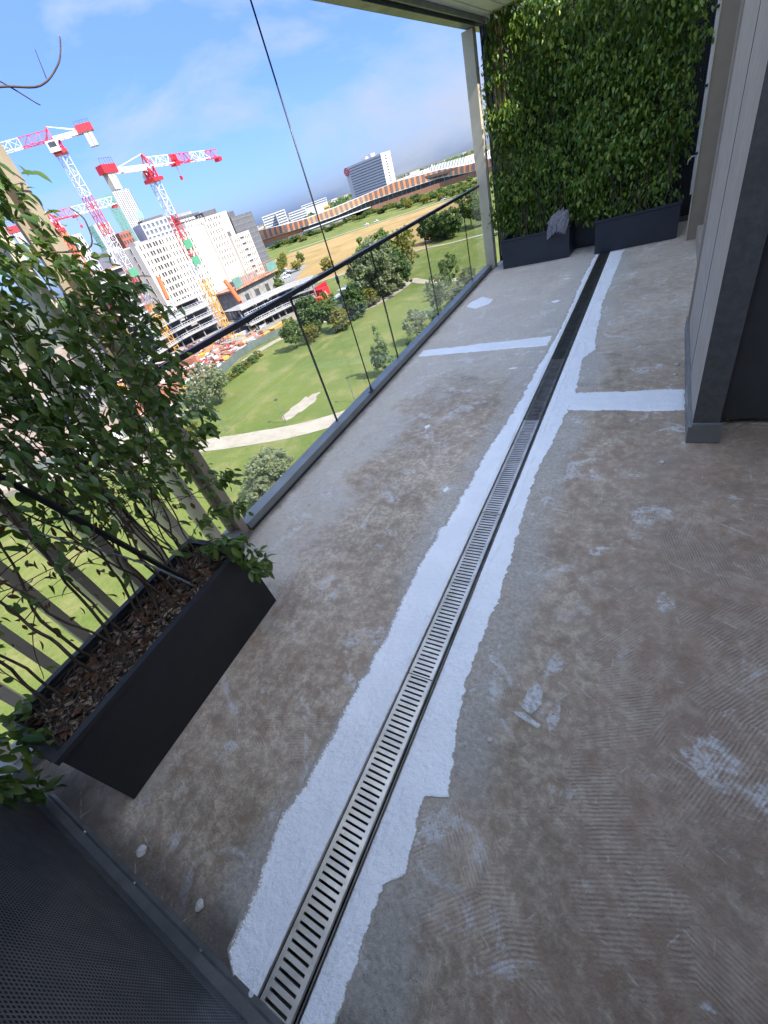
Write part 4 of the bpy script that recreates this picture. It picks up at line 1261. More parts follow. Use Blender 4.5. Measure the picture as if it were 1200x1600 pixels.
tree('yellow', 0, -68.0, 132.0, 13.0, 10.0, 'tall yellow-green tree at the right of the middle park group', wg)
tree('dark', 0, -62.5, 117.5, 8.5, 6.4, 'dark green bushy tree at the right foot of the willow', wg)
tree('yellow', 1, -66.0, 104.0, 4.8, 5.0, 'small yellow-green bush tree at the front foot of the willow', wg)
tree('dark', 1, -68.5, 121.0, 9.0, 7.0, 'dark tree half hidden behind the willow group', wg)
dg = 'dark tree row beyond the meadow path'
tree('dark', 0, -83.0, 190, 8.6, 9.5, 'dark dense tree at the left of the row beyond the meadow path', dg)
tree('dark', 1, -77.5, 188, 9.2, 10, 'dark dense tree in the middle of the row beyond the meadow path', dg)
tree('dark', 0, -71.5, 185, 9.4, 9, 'dark dense tree at the right of the row beyond the meadow path', dg)
tree('round', 0, -70.5, 205, 12.5, 11, 'tall mid-green tree beside the far corner post')
tree('round', 1, -63.5, 198, 10, 9, 'mid-green tree just behind the far corner post')
tree('round', 1, -45.3, 111, 6.8, 5.2, 'small round tree with bare trunk right of the pale branch path')
tree('cone', 0, -37.7, 58.4, 8.0, 4.6, 'young conical tree standing alone on the lawn near the kerb')
tree('bush', 2, -33.2, 55.2, 2.6, 3.2, 'small yellow-green shrub at the foot of the young conical tree')
rg = 'loose young trees along the balcony side of the lawn'
tree('pale', 0, -38.0, 73, 5.6, 4.6, 'pale loose tree by the kerb, second along from the conical one', rg)
tree('cone', 0, -36.0, 66, 4.6, 3.0, 'small young conical tree just right of the lone conical one', rg)
tree('bush', 1, -35.5, 79, 3.8, 5.0, 'low green bush under the far end of the glass', rg)
tree('pale', 1, -39.0, 88, 7.4, 5.6, 'taller pale loose tree under the far glass panel', rg)
tree('bush', 0, -36.0, 92, 4.2, 6.0, 'silvery bush under the far glass panel', rg)
tree('cone', 0, -41.5, 99, 7.5, 4.6, 'young conical tree behind the silvery bush', rg)
tree('bush', 0, -38.0, 104, 4.6, 6.5, 'silvery bush furthest along the balcony side', rg)
tree('bush', 0, -35.9, 26.3, 6.0, 7.6, 'big silvery willow bush close under the balcony kerb')
for i in range(9):
    t_ = i / 8
    tree('bush', (1, 1, 2)[i % 3], -81.0 - 2.6 * t_ + random.uniform(-.5, .5), 59 + 16 * t_, random.uniform(1.3, 2.0), random.uniform(2.4, 3.4), 'low olive shrub in the hedge strip along the site hoarding', 'hedge shrubs by the hoarding')
fg = 'young trees round the car park'
for i, (x, y) in enumerate(((-143, 142), (-148, 150), (-150, 160), (-139, 151), (-134, 146), (-158, 166), (-165, 178), (-172, 190), (-180, 198), (-188, 212), (-196, 224), (-204, 236), (-170, 205), (-182, 226), (-215, 250), (-226, 262))):
    tree(('yellow', 'round')[i % 3 == 1], i, x, y, random.uniform(4.5, 7.5), random.uniform(4, 6.5), ('young green tree ' if i % 3 == 1 else 'young yellowish tree ') + ('at the near corner of the dry meadow by the concrete core' if i < 5 else 'on the near side of the grey car park' if i < 9 else 'in front of the dark brick block beyond the car park' if i < 12 or i > 13 else 'on the meadow side of the grey car park'), fg)
tree('yellow', 1, -130, 178, 6.0, 6.5, 'lone yellow tree in the dry meadow close above the handrail')
tree('bush', 2, -124, 152, 3, 4, 'yellow shrub at the lower edge of the dry meadow')
tree('bush', 1, -128, 147, 3, 3.5, 'green shrub at the lower left corner of the dry meadow')
mg = 'trees in front of the striped hall'
for i in range(46):
    az = 41.5 - i * 0.52
    D = (550 if az > 30 else 550 - (30 - az) * 6) + random.uniform(-45, 12)
    tree(('round', 'dark', 'round', 'yellow')[i % 4], i, -D * math.sin(R(az)), D * math.cos(R(az)), random.uniform(3.6, 6.2), random.uniform(6, 10), 'green tree in the row before the striped hall', mg)
for i in range(14):
    az = 26 - i * 0.6
    D = 470 - i * 6 + random.uniform(-15, 15)
    tree(('round', 'yellow', 'round')[i % 3], i, -D * math.sin(R(az)), D * math.cos(R(az)), random.uniform(4.5, 7), random.uniform(6, 10), 'green tree in the nearer row right of the striped hall', 'nearer trees right of the striped hall')
# far woods that read as one mass
P, Sx = [], []
for _ in range(5200):
    az, D = random.uniform(14, 66), 760 + 3600 * random.random() ** 1.3
    if noise.noise((az * 0.35, D * 0.0022, 4)) < -0.02: continue
    P.append((-D * math.sin(R(az)), D * math.cos(R(az)), GZ + random.uniform(1, 8)))
    Sx.append(random.uniform(8, 17))
P = np.array(P)
V, F = scatter(QUAD, P, rotmats(rng.uniform(0, 6.28, len(P)), rng.normal(0.9, 0.5, len(P)), rng.normal(0, 0.4, len(P))), np.array(Sx))
tag(npmesh('distant_woodland', V, F, M['crown_dark']), 'far off woods and gardens of the town', 'woodland', kind='stuff')

# ------------------------------------------------------------------ park lamps
def lamp(x, y, label):
    t = thing('park_lamp', (x, y, GZ + 0.02), label, 'lamp post', 'lamp posts along the gravel path')
    b = MB(); b.tube([(x, y, GZ), (x, y, GZ + 4.0)], [0.07, 0.05], 7); b.build('pole', M['alu'], t)
    b = MB(); b.tube([(x, y, GZ + 4.0), (x, y, GZ + 4.12)], [0.28, 0.24], 10); b.bar((x, y, GZ + 3.9), (x + 0.4, y, GZ + 4.02), 0.05); b.build('lantern', M['alu_dark'], t)
lamp(-48.5, 42.9, 'slim lamp post between the gravel patch and the path')
lamp(-38.6, 49.0, 'slim lamp post near the kerb, right of the gravel patch')
lamp(-60.5, 40.5, 'slim lamp post by the path near the small yellowing tree')
lamp(-61.0, 99.0, 'slim lamp post on the lawn below the willow')

# ------------------------------------------------------------------ buildings
def dirv(az, D):
    return Vector((-D * math.sin(R(az)), D * math.cos(R(az)), 0))

def cuboid(b, A, d, n, u0, u1, v0, v1, z0, z1):
    """box along face direction d and outward normal n from point A; v runs outward"""
    c = A + d * (u0 + u1) / 2 + n * (v0 + v1) / 2
    c.z = (z0 + z1) / 2
    return b.obox(c, d * (u1 - u0) / 2, n * (v1 - v0) / 2, Vector((0, 0, (z1 - z0) / 2)))

WCACHE = {}
def window(parent, A, d, n, u, z, w_, h_, mat, depth=0.12, name='window', frame=None):
    """glazed unit: a pane in a surround that stands out from the wall; alike units share one mesh"""
    key = (round(w_, 2), round(h_, 2), mat, round(d.x, 3), round(d.y, 3), depth, frame)
    if key not in WCACHE:
        b = MB()
        zero = Vector((0, 0, 0))
        b.cur = 0
        cuboid(b, zero, d, n, -w_ / 2, w_ / 2, -0.05, depth * 0.4, -h_ / 2, h_ / 2)
        b.cur = 1
        t_ = 0.07
        for (a0, a1, c0, c1) in ((-w_ / 2 - t_, w_ / 2 + t_, h_ / 2, h_ / 2 + t_), (-w_ / 2 - t_, w_ / 2 + t_, -h_ / 2 - t_, -h_ / 2), (-w_ / 2 - t_, -w_ / 2, -h_ / 2, h_ / 2), (w_ / 2, w_ / 2 + t_, -h_ / 2, h_ / 2)):
            cuboid(b, zero, d, n, a0, a1, -0.05, depth, c0, c1)
        me = bpy.data.meshes.new(name)
        me.from_pydata(b.v, [], b.f)
        me.materials.append(M[mat])
        me.materials.append(M[frame] if frame else M['grey_b'])
        me.polygons.foreach_set('material_index', b.mi)
        WCACHE[key] = me
    p = A + d * u
    p.z = z
    return link(name, WCACHE[key], parent, p - root_loc(parent))

def block(name, label, A, d, n, W_, Dp, H_, wall, cat='building', group=None, z0=None):
    """building with its front face from A along d, outward normal n"""
    z0 = GZ if z0 is None else z0
    t = thing(name, (A.x, A.y, z0), label, cat, group)
    b = MB(); cuboid(b, A, d, n, 0, W_, -Dp, 0, z0 - 0.3, z0 + H_); b.build('wall', M[wall], t)
    return t

def roofbox(t, A, d, n, u0, u1, v0, v1, z0, h_, wall, name='roof_structure'):
    b = MB(); cuboid(b, A, d, n, u0, u1, v0, v1, z0, z0 + h_); return b.build(name, M[wall], t)

def basis(A, B):
    d = (B - A); d.z = 0
    L_ = d.length
    d.normalize()
    n = Vector((d.y, -d.x, 0))
    mid = (A + B) / 2
    if n.dot(-mid) < 0: n = -n
    return d, n, L_

# --- the big white apartment building behind the site
A, B = dirv(54.95, 256), dirv(47.6, 292)
d, n, L1 = basis(A, B)
H1 = 1.55 - GZ + 0.0312 * 256
t = block('apartment_building', 'large cream white apartment building of several blocks right behind the construction site', A, d, n, L1, 16, H1, 'white_r')
B2 = B + d * 21
b = MB(); cuboid(b, A, d, n, L1 + 0.01, L1 + 15, -15, 1.2, GZ - 0.3, GZ + H1 + 0.6); b.build('wall', M['white_r'], t)
b = MB(); cuboid(b, A, d, n, L1 + 4, L1 + 21, -22, -15.2, GZ - 0.3, GZ + H1 + 4.0); b.build('wall', M['white_r'], t)
b = MB(); cuboid(b, A, d, n, L1 + 15.01, L1 + 33, -13, 3.0, GZ - 0.3, GZ + 24.2); b.build('wall', M['white_r'], t)
# parapets and roof plant
for (u0, u1, z_) in ((1, L1 - 1, GZ + H1), ):
    b = MB(); cuboid(b, A, d, n, u0, u1, -0.5, -0.2, z_, z_ + 0.9); cuboid(b, A, d, n, u0, u1, -15, -14.7, z_, z_ + 0.9); b.build('parapet', M['grey_b'], t)
roofbox(t, A, d, n, 5, 9, -9, -5, GZ + H1, 1.8, 'grey_b')
roofbox(t, A, d, n, L1 + 18, L1 + 26, -9, -5, GZ + 24.2, 2.6, 'dark_b', 'penthouse')
b = MB()
for i in range(14):
    cuboid(b, A, d, n, L1 + 15.5 + i * 1.2, L1 + 15.6 + i * 1.2, 2.6, 2.7, GZ + 24.2, GZ + 25.3)
cuboid(b, A, d, n, L1 + 15.4, L1 + 32.5, 2.6, 2.7, GZ + 25.3, GZ + 25.4)
b.build('terrace_railing', M['dark_b'], t)
rows = 10
zs = [GZ + 3.2 + i * (H1 - 4.6) / (rows - 1) for i in range(rows)]
cols = [2.4, 4.7, 7.2, 8.9, 11.4, 13.1, 15.6, 17.4, 20.6, 22.8, 25.2, 27.4, 30.2, 32.2, 35.0, 37.0]
for z_ in zs:
    for i, u in enumerate(cols):
        if u > L1 - 1: continue
        wide = i in (2, 3, 4, 5, 6)
        window(t, A, d, n, u, z_, 1.25 if wide else 0.75, 1.9, 'win', name='window', frame='white_r')
for z_ in zs[3:]:
    for u in (2.0, 4.2, 7.0, 9.2, 12.2):
        window(t, A, d, n * 1.0, L1 + u, z_, 0.75, 1.9, 'win', frame='white_r').location += n * 1.2
for k in range(3):
    for u in (5.5, 8.2, 11.2, 14.0, 17.0, 19.4):
        window(t, A, d, n, L1 + u, GZ + H1 - 1.2 + k * 0 + (k - 1) * 2.9 + 2.6, 0.8, 1.6, 'win', frame='white_r').location += n * -15.2
for z_ in [GZ + 3.2 + i * 3.05 for i in range(7)]:
    for u in (17.0, 18.8, 20.8, 27.6, 29.4, 31.2):
        window(t, A, d, n, L1 + u, z_, 0.75, 1.9, 'win', frame='white_r').location += n * 3.0
    # recessed loggias down the middle of the low block
    b = MB(); cuboid(b, A, d, n, L1 + 22.2, L1 + 26.2, 2.9, 3.04, z_ - 1.0, z_ + 0.8); b.build('loggia', M['win'], t)
    b = MB(); cuboid(b, A, d, n, L1 + 22.2, L1 + 26.2, 3.05, 3.12, z_ - 1.05, z_ - 0.2); b.build('balcony_rail', M['grey_b'], t)
# left return wall windows
for z_ in zs:
    for v in (-4, -8, -12):
        o = window(t, A, n, -d, v, z_, 1.0, 1.9, 'win', frame='white_r')

def grid_windows(t, A, d, n, cols, zs, w_, h_, mat='win', frame=None, depth=0.12):
    for z_ in zs:
        for u in cols:
            window(t, A, d, n, u, z_, w_, h_, mat, depth, frame=frame)

def tower(label, az0, az1, D0, D1, tan_top, wall, depth=16, name='tower_block'):
    A, B = dirv(az0, D0), dirv(az1, D1)
    d, n, L_ = basis(A, B)
    H_ = 1.55 - GZ + tan_top * (D0 + D1) / 2
    t = block(name, label, A, d, n, L_, depth, H_, wall)
    return t, A, d, n, L_, H_

# --- dark block right of it
t, A, d, n, L_, H_ = tower('dark grey brick apartment block right of the cream building', 44.6, 42.25, 330, 345, 0.0235, 'dark_b', 14, 'apartment_building')
grid_windows(t, A, d, n, [1.2 + i * 1.62 for i in range(int((L_ - 1.5) / 1.62) + 1)], [GZ + 2.5 + i * 2.95 for i in range(int((H_ - 3) / 2.95) + 1)], 0.75, 1.9, 'win_b', 'grey_b')
roofbox(t, A, d, n, 0.3, 6, -12, -1, GZ + H_, 3.0, 'dark_b', 'penthouse')

# --- white block with a square window grid
t, A, d, n, L_, H_ = tower('white block with a grid of big square windows behind the cream building', 53.4, 50.3, 330, 338, 0.0575, 'white_p', 14, 'apartment_building')
nc = 7
grid_windows(t, A, d, n, [L_ * (i + 0.5) / nc for i in range(nc)], [GZ + H_ - 2.0 - i * 3.1 for i in range(9)], 1.7, 1.9, 'win_b', 'white_p', 0.25)
roofbox(t, A, d, n, 3, L_ - 3, -10, -3, GZ + H_, 1.5, 'dark_b', 'roof_plant')

# --- grey block with white balconies
t, A, d, n, L_, H_ = tower('grey block with rows of white balconies behind the cream building', 49.75, 47.45, 335, 350, 0.0485, 'dark_b', 14, 'apartment_building')
for k in range(7):
    z_ = GZ + H_ - 2.6 - k * 3.0
    b = MB(); cuboid(b, A, d, n, 0.1, L_ - 0.1, 0.02, 1.5, z_ - 0.2, z_ + 0.9); b.build('balcony', M['white_p'], t)
    for u in np.arange(1.2, L_ - 1, 2.6):
        window(t, A, d, n, float(u), z_ + 1.6, 1.5, 1.3, 'win', frame='grey_b')
roofbox(t, A, d, n, 1, L_ - 4, -10, -2, GZ + H_, 1.6, 'grey_b', 'roof_plant')
# --- cream penthouse with dark top
t, A, d, n, L_, H_ = tower('cream block with a dark penthouse rising behind the cream building', 47.1, 44.75, 318, 328, 0.0365, 'white_r', 14, 'apartment_building')
grid_windows(t, A, d, n, [2, 3.6, 6.4, 8.0, 10.4], [GZ + H_ - 1.9, GZ + H_ - 4.9], 0.8, 1.7, 'win', 'white_r')
roofbox(t, A, d, n, 0.4, L_ * 0.62, -10, -0.8, GZ + H_, 2.6, 'dark_b', 'penthouse')

# --- two striped mint and white towers
def mint_tower(label, az0, azm, az1, D, tan_top, low, rows_):
    A0, A1, A2 = dirv(az0, D + 4), dirv(azm, D), dirv(az1, D + 10)
    H_ = 1.55 - GZ + tan_top * D
    t = thing('tower_block', (A1.x, A1.y, GZ), label, 'building', 'striped mint towers')
    poly = [A0, A1, A2, A2 + (A0 - A1)]
    MB().prism([(p.x, p.y) for p in poly], GZ - 0.3, GZ + H_).build('wall', M['grey_b'], t)
    # mint side with window rows
    d, n, L_ = basis(A0, A1)
    b = MB(); cuboid(b, A0, d, n, 0.1, L_ - 0.1, 0.01, 0.15, GZ + low, GZ + H_ + 0.3); b.build('mint_cladding', M['teal'], t)
    for k in range(rows_):
        z_ = GZ + H_ - 2.2 - k * 3.1
        for u in (L_ * 0.3, L_ * 0.68):
            window(t, A0, d, n, u + (0.5 if k % 2 else -0.3), z_, 1.2, 1.6, 'win', 0.3, frame='teal')
    # striped front
    d, n, L_ = basis(A1, A2)
    m_ = 9
    for i in range(m_):
        b = MB(); cuboid(b, A1, d, n, L_ * i / m_ + 0.1, L_ * (i + 0.52) / m_, 0.01, 0.35, GZ + low, GZ + H_ + (0.8 if i % 2 else 0.2))
        b.build('white_fin', M['white_p'], t)
        b = MB(); cuboid(b, A1, d, n, L_ * (i + 0.56) / m_, L_ * (i + 0.92) / m_, 0.01, 0.08, GZ + low, GZ + H_ - 0.2)
        b.build('window_strip', M['brown'] if i % 3 == 0 else M['win'], t)
    for (u0, u1, k) in ((L_ * 0.62, L_ * 0.99, 6), (L_ * 0.05, L_ * 0.30, 12), (L_ * 0.55, L_ * 0.8, 15)):
        z_ = GZ + H_ - k * 3.1
        b = MB(); cuboid(b, A1, d, n, u0, u1, 0.36, 0.5, z_, z_ + 4.6); b.build('mint_panel', M['teal'], t)
mint_tower('taller striped white and mint green tower behind the cranes', 55.35, 54.35, 52.75, 430, 0.1085, 10, 15)
mint_tower('lower striped white and mint green tower, left of the taller one', 58.05, 57.5, 56.0, 400, 0.0755, 8, 8)

# --- smaller blocks between
for (lab, a0, a1, D, tn, wall, wn_) in (
        ('small red brown block at the foot of the taller mint tower', 55.75, 54.65, 330, 0.0555, 'brickred', 3),
        ('pale blue white block left of the cream building', 57.6, 56.35, 285, 0.0385, 'white_p', 6),
        ('grey banded block close left of the cream building', 56.0, 54.6, 300, 0.031, 'grey_b', 7),
        ('orange block far left behind the jasmine', 60.9, 59.9, 300, 0.088, 'orange', 6),
        ('tan and white block beside the orange block at far left', 59.85, 58.9, 320, 0.072, 'white_p', 6),
        ('orange brown low block below the mint towers', 58.4, 57.65, 270, 0.014, 'orange', 5),
        ('red brown low block below the mint towers', 57.55, 56.4, 262, 0.006, 'brickred', 5)):
    t, A, d, n, L_, H_ = tower(lab, a0, a1, D, D + 4, tn, wall, 12, 'apartment_building')
    grid_windows(t, A, d, n, [L_ * (i + 0.5) / 4 for i in range(4)], [GZ + H_ - 2 - k * 3.1 for k in range(wn_)], 0.9, 1.6, 'win', wall)
# white dark-banded block down left
t, A, d, n, L_, H_ = tower('dark block with white horizontal balcony bands left of the cream building', 60.2, 57.2, 215, 222, 0.012, 'dark_b', 12, 'apartment_building')
for k in range(9):
    b = MB(); cuboid(b, A, d, n, 0, L_, 0.02, 1.3, GZ + H_ - 0.6 - k * 2.9, GZ + H_ - 0.1 - k * 2.9); b.build('balcony_band', M['white_p'], t)

# --- tall white hotel slab with a red emblem
A, B = dirv(31.25, 905), dirv(27.25, 850)
d, n, L_ = basis(A, B)
H_ = 1.55 - GZ + 0.0368 * 865
t = block('hotel_slab', 'tall white hotel slab with horizontal window bands and a round red emblem', A, d, n, L_, 24, H_, 'white_p')
for k in range(14):
    z_ = GZ + H_ - 3.4 - k * 3.5
    b = MB(); cuboid(b, A, d, n, 9, L_ - 1.0, 0.02, 0.25, z_ - 0.6, z_ + 0.5); b.build('window_band', M['win_b'], t)
E_ = A + d * L_
for k in range(11):
    window(t, E_, -n, d, 11.0, GZ + H_ - 4 - k * 3.6, 4.2, 1.5, 'win', 0.3, frame='white_p')
b = MB(); roofbox(t, A, d, n, L_ * .42, L_ * .55, -16, -6, GZ + H_, 3.2, 'white_p', 'roof_plant'); roofbox(t, A, d, n, L_ * .62, L_ * .7, -16, -6, GZ + H_, 4.5, 'white_p', 'roof_plant')
c_ = A + d * 2.6; c_.z = GZ + H_ - 5.6
def disc(c, n_, r0, th, mat, parent, name, r_in=0.0, seg=28):
    u = Vector((0, 0, 1)).cross(n_).normalized(); v = Vector((0, 0, 1))
    b = MB()
    ring = [(math.cos(2 * math.pi * i / seg), math.sin(2 * math.pi * i / seg)) for i in range(seg)]
    if r_in:
        vs = [tuple(c + u * x * r + v * y * r + n_ * th) for r in (r_in, r0) for x, y in ring]
        fs = [(i, (i + 1) % seg, seg + (i + 1) % seg, seg + i) for i in range(seg)]
        vs += [tuple(c + u * x * r + v * y * r) for r in (r_in, r0) for x, y in ring]
        fs += [(seg + i, seg + (i + 1) % seg, 3 * seg + (i + 1) % seg, 3 * seg + i) for i in range(seg)] + [(i, 2 * seg + i, 2 * seg + (i + 1) % seg, (i + 1) % seg) for i in range(seg)]
        b.add(vs, fs)
    else:
        vs = [tuple(c + u * x * r0 + v * y * r0 + n_ * k) for k in (0, th) for x, y in ring]
        fs = [tuple(range(seg)), tuple(range(seg, 2 * seg))] + [(i, (i + 1) % seg, seg + (i + 1) % seg, seg + i) for i in range(seg)]
        b.add(vs, fs)
    return b.build(name, M[mat], parent)
em = disc(c_ + n * 0.05, n, 5.6, 0.8, 'red', t, 'emblem')
disc(c_ + n * 0.9, n, 4.0, 0.1, 'white_p', t, 'emblem_ring', 3.3)
disc(c_ + n * 0.9, n, 1.6, 0.1, 'white_p', t, 'emblem_ring', 0.8)

# --- other pale slabs on the horizon
for (lab, a0, a1, D, tn, bands) in (('white banded slab at the left behind the striped hall', 41.4, 39.9, 980, 0.0088, 6), ('bright end block of the banded slab behind the striped hall', 39.85, 38.75, 965, 0.0088, 6),
                                    ('long white low block with window grid behind the striped hall', 38.5, 36.5, 1050, 0.0005, 5), ('long white flat-roofed hall farther behind the striped hall', 36.9, 34.0, 1250, 0.0045, 2),
                                    ('small yellow house behind the striped hall', 34.6, 33.9, 800, -0.0085, 2)):
    t, A, d, n, L_, H_ = tower(lab, a0, a1, D, D, tn, 'white_p' if 'yellow' not in lab else 'yellow', 20, 'far_building')
    for k in range(bands):
        b = MB(); cuboid(b, A, d, n, 1, L_ - 1, 0.02, 0.3, GZ + H_ - 3.2 - k * 4, GZ + H_ - 1.6 - k * 4)
        b.build('window_band', M['win_b'], t)
# --- far off houses
for i in range(120):
    az = random.uniform(15, 64)
    D = 820 + 3600 * random.random() ** 1.2
    h_ = random.choice([8, 10, 12, 16, 20]) if D > 1100 else random.choice([7, 9, 11])
    A = dirv(az, D)
    w_ = random.uniform(18, 55)
    a_ = random.uniform(-0.5, 0.5) + R(az)
    d = Vector((math.cos(a_), math.sin(a_), 0)); n = Vector((math.sin(a_), -math.cos(a_), 0))
    wall = random.choice(['white_p', 'white_r', 'white_p', 'grey_b', 'ballast', 'ballast'])
    t = block('far_building', 'small pale building far off near the horizon', A, d, n, w_, 14, h_, wall, 'building', 'far off buildings of the town')
    roofbox(t, A, d, n, -0.3, w_ + 0.3, -14.3, 0.3, GZ + h_, 0.8, random.choice(['grey_b', 'brickred', 'grey_b']), 'roof')
    b = MB(); cuboid(b, A, d, n, w_ * .06, w_ * .94, 0.02, 0.2, GZ + h_ * .55, GZ + h_ * .72); b.build('window_band', M['win_b'], t)

# --- long orange striped hall
hall = thing('striped_hall', tuple(dirv(30, 612) + Vector((0, 0, GZ))), 'long hall with orange and dark vertical stripes under a swooping roof', 'building')
# azimuth, distance, tan of roof edge, tan of lower stripe edge
prof = [(42.6, 660, -0.0085, -0.0225), (42.05, 655, -0.0090, -0.0237), (39.5, 615, -0.0135, -0.0250), (36.76, 600, -0.0165, -0.0267), (33.5, 603, -0.0155, -0.0269), (29.8, 612, -0.0125, -0.0225), (26.4, 608, -0.0092, -0.0231), (21.75, 605, -0.0143, -0.0248), (18.65, 590, -0.0215, -0.0312), (15.5, 575, -0.024, -0.034)]
pa = [p[0] for p in prof][::-1]
def pf(az, k): return float(np.interp(az, pa, [p[k] for p in prof][::-1]))
def hz(az, k): return 1.55 + pf(az, 1) * pf(az, k)
NS = 92
azs = [42.6 - (42.6 - 15.5) * i / NS for i in range(NS + 1)]
pts = [dirv(a, pf(a, 1)) for a in azs]
mats_ = ('orange', 'brown')
for i in range(NS):
    p, q = pts[i], pts[i + 1]
    a = azs[i]
    d = (q - p); L_ = d.length; d.normalize(); n = Vector((d.y, -d.x, 0))
    if n.dot(-p) < 0: n = -n
    zt0, zt1 = hz(azs[i], 2), hz(azs[i + 1], 2)
    zl0, zl1 = hz(azs[i], 3), hz(azs[i + 1], 3)
    b = MB()
    o_ = (0.6 if i % 2 else 0.2)
    slant = n * -1.5
    vs = [p + n * (o_ + 1.5), q + n * (o_ + 1.5), q + n * o_, p + n * o_, p - n * 0.6, q - n * 0.6, q - n * 0.6, p - n * 0.6]
    zz = [zl0, zl1, zt1, zt0, zl0, zl1, zt1, zt0]
    vs = [(v.x, v.y, z_) for v, z_ in zip(vs, zz)]
    b.add(vs, [(0, 1, 2, 3), (5, 4, 7, 6), (4, 0, 3, 7), (1, 5, 6, 2), (3, 2, 6, 7), (4, 5, 1, 0)])
    b.build('cladding_panel', M[mats_[i % 2]], hall)
# glazing under the stripes, white edge line, plinth, body and roof
def band(name, mat, f0, f1, off, a_hi=42.6, a_lo=15.5, th=0.5, steps=60):
    b = MB()
    A_ = [a_hi - (a_hi - a_lo) * i / steps for i in range(steps + 1)]
    for i in range(steps):
        p, q = dirv(A_[i], pf(A_[i], 1) + off), dirv(A_[i + 1], pf(A_[i + 1], 1) + off)
        pn, qn = dirv(A_[i], pf(A_[i], 1) + off + th), dirv(A_[i + 1], pf(A_[i + 1], 1) + off + th)
        a0, a1, c0, c1 = f0(A_[i]), f0(A_[i + 1]), f1(A_[i]), f1(A_[i + 1])
        b.add([(p.x, p.y, a0), (q.x, q.y, a1), (q.x, q.y, c1), (p.x, p.y, c0), (pn.x, pn.y, a0), (qn.x, qn.y, a1), (qn.x, qn.y, c1), (pn.x, pn.y, c0)], [(0, 1, 2, 3), (3, 2, 6, 7), (5, 4, 7, 6)])
    return b.build(name, M[mat], hall)
band('edge_band', 'white_p', lambda a: hz(a, 3) - 0.9, lambda a: hz(a, 3) - 0.02, -1.9)
band('glazing', 'win_b', lambda a: GZ + 4.2, lambda a: hz(a, 3) - 0.9, 3.0, 37.5, 15.5)
for k in range(42):
    a = 37.3 - k * 0.52
    p = dirv(a, pf(a, 1) + 2.2)
    MB().box(p.x - 0.22, p.x + 0.22, p.y - 0.22, p.y + 0.22, GZ + 4.2, hz(a, 3) - 0.9).build('mullion', M['white_p' if k % 3 else 'orange'], hall)
band('plinth', 'concrete', lambda a: GZ - 0.2, lambda a: GZ + 4.15, -1.0, 42.6, 32.0)
band('terrace_edge', 'white_p', lambda a: GZ + 4.16, lambda a: GZ + 5.2, -2.0, 37.5, 29.5)
band('timber_plinth', 'rust', lambda a: GZ - 0.2, lambda a: GZ + 5.2, -3.0, 29.4, 15.5)
band('left_wall', 'orange', lambda a: GZ - 0.2, lambda a: hz(a, 3) - 0.9, 1.6, 42.6, 37.6)
b = MB()
for i in range(NS):
    p, q = pts[i], pts[i + 1]
    pb, qb = p * (1 + 75 / p.length), q * (1 + 75 / q.length)
    b.add([(p.x, p.y, hz(azs[i], 2)), (q.x, q.y, hz(azs[i + 1], 2)), (qb.x, qb.y, hz(azs[i + 1], 2) - 0.5), (pb.x, pb.y, hz(azs[i], 2) - 0.5), (qb.x, qb.y, GZ), (pb.x, pb.y, GZ)], [(0, 1, 2, 3), (3, 2, 4, 5)])
b.build('roof', M['white_p'], hall)
# white slatted upper roof at the right-hand end
for k in range(70):
    a = 26.6 - k * 0.16
    z0, z1 = hz(a, 2), 1.55 + (pf(a, 1) + 8) * float(np.interp(a, [15.5, 18.58, 21.9, 26.3], [-0.012, -0.0092, -0.0058, -0.0080]))
    if z1 - z0 < 0.4: continue
    p = dirv(a, pf(a, 1) + 2); q = dirv(a, pf(a, 1) + 26)
    b = MB()
    d = Vector((math.cos(R(a)), math.sin(R(a)), 0)) * 0.38
    b.add([tuple(v) for v in (p - d + Vector((0, 0, z0)), p + d + Vector((0, 0, z0)), q + d + Vector((0, 0, z1)), q - d + Vector((0, 0, z1)), q - d + Vector((0, 0, z0 - 2)), q + d + Vector((0, 0, z0 - 2)))], [(0, 1, 2, 3), (3, 2, 5, 4), (0, 3, 4), (1, 5, 2), (0, 4, 5, 1)])
    b.build('roof_slat', M['white_p'], hall)
b = MB(); 
q0, q1 = dirv(26.5, 622), dirv(15.6, 592)
b.bar(tuple(q0 + Vector((0, 0, hz(24, 2) - 2.2))), tuple(q1 + Vector((0, 0, hz(18, 2) - 2.2))), 10, 2.5); b.build('upper_roof', M['brown'], hall)

# ------------------------------------------------------------------ tower cranes
def lattice(b, a, c, w_, n_, rr_=0.11, up=Vector((0, 0, 1)), tri=False):
    """braced lattice box from a to c"""
    a, c = Vector(a), Vector(c)
    d = c - a
    dn_ = d.normalized()
    s1 = dn_.cross(up if abs(dn_.dot(up)) < 0.95 else Vector((1, 0, 0))).normalized()
    s2 = s1.cross(dn_).normalized()
    if tri:
        cor = [s1 * w_ / 2, -s1 * w_ / 2, s2 * w_ * 0.95]
    else:
        cor = [s1 * w_ / 2 + s2 * w_ / 2, -s1 * w_ / 2 + s2 * w_ / 2, -s1 * w_ / 2 - s2 * w_ / 2, s1 * w_ / 2 - s2 * w_ / 2]
    m_ = len(cor)
    for q in cor:
        b.bar(a + q, c + q, rr_ * 1.5)
    for i in range(n_):
        p0, p1 = a + d * i / n_, a + d * (i + 1) / n_
        for k in range(m_):
            q0, q1 = cor[k], cor[(k + 1) % m_]
            if i % 2: q0, q1 = q1, q0
            b.bar(p0 + q0, p1 + q1, rr_)
            b.bar(p0 + cor[k], p0 + cor[(k + 1) % m_], rr_)
    return b

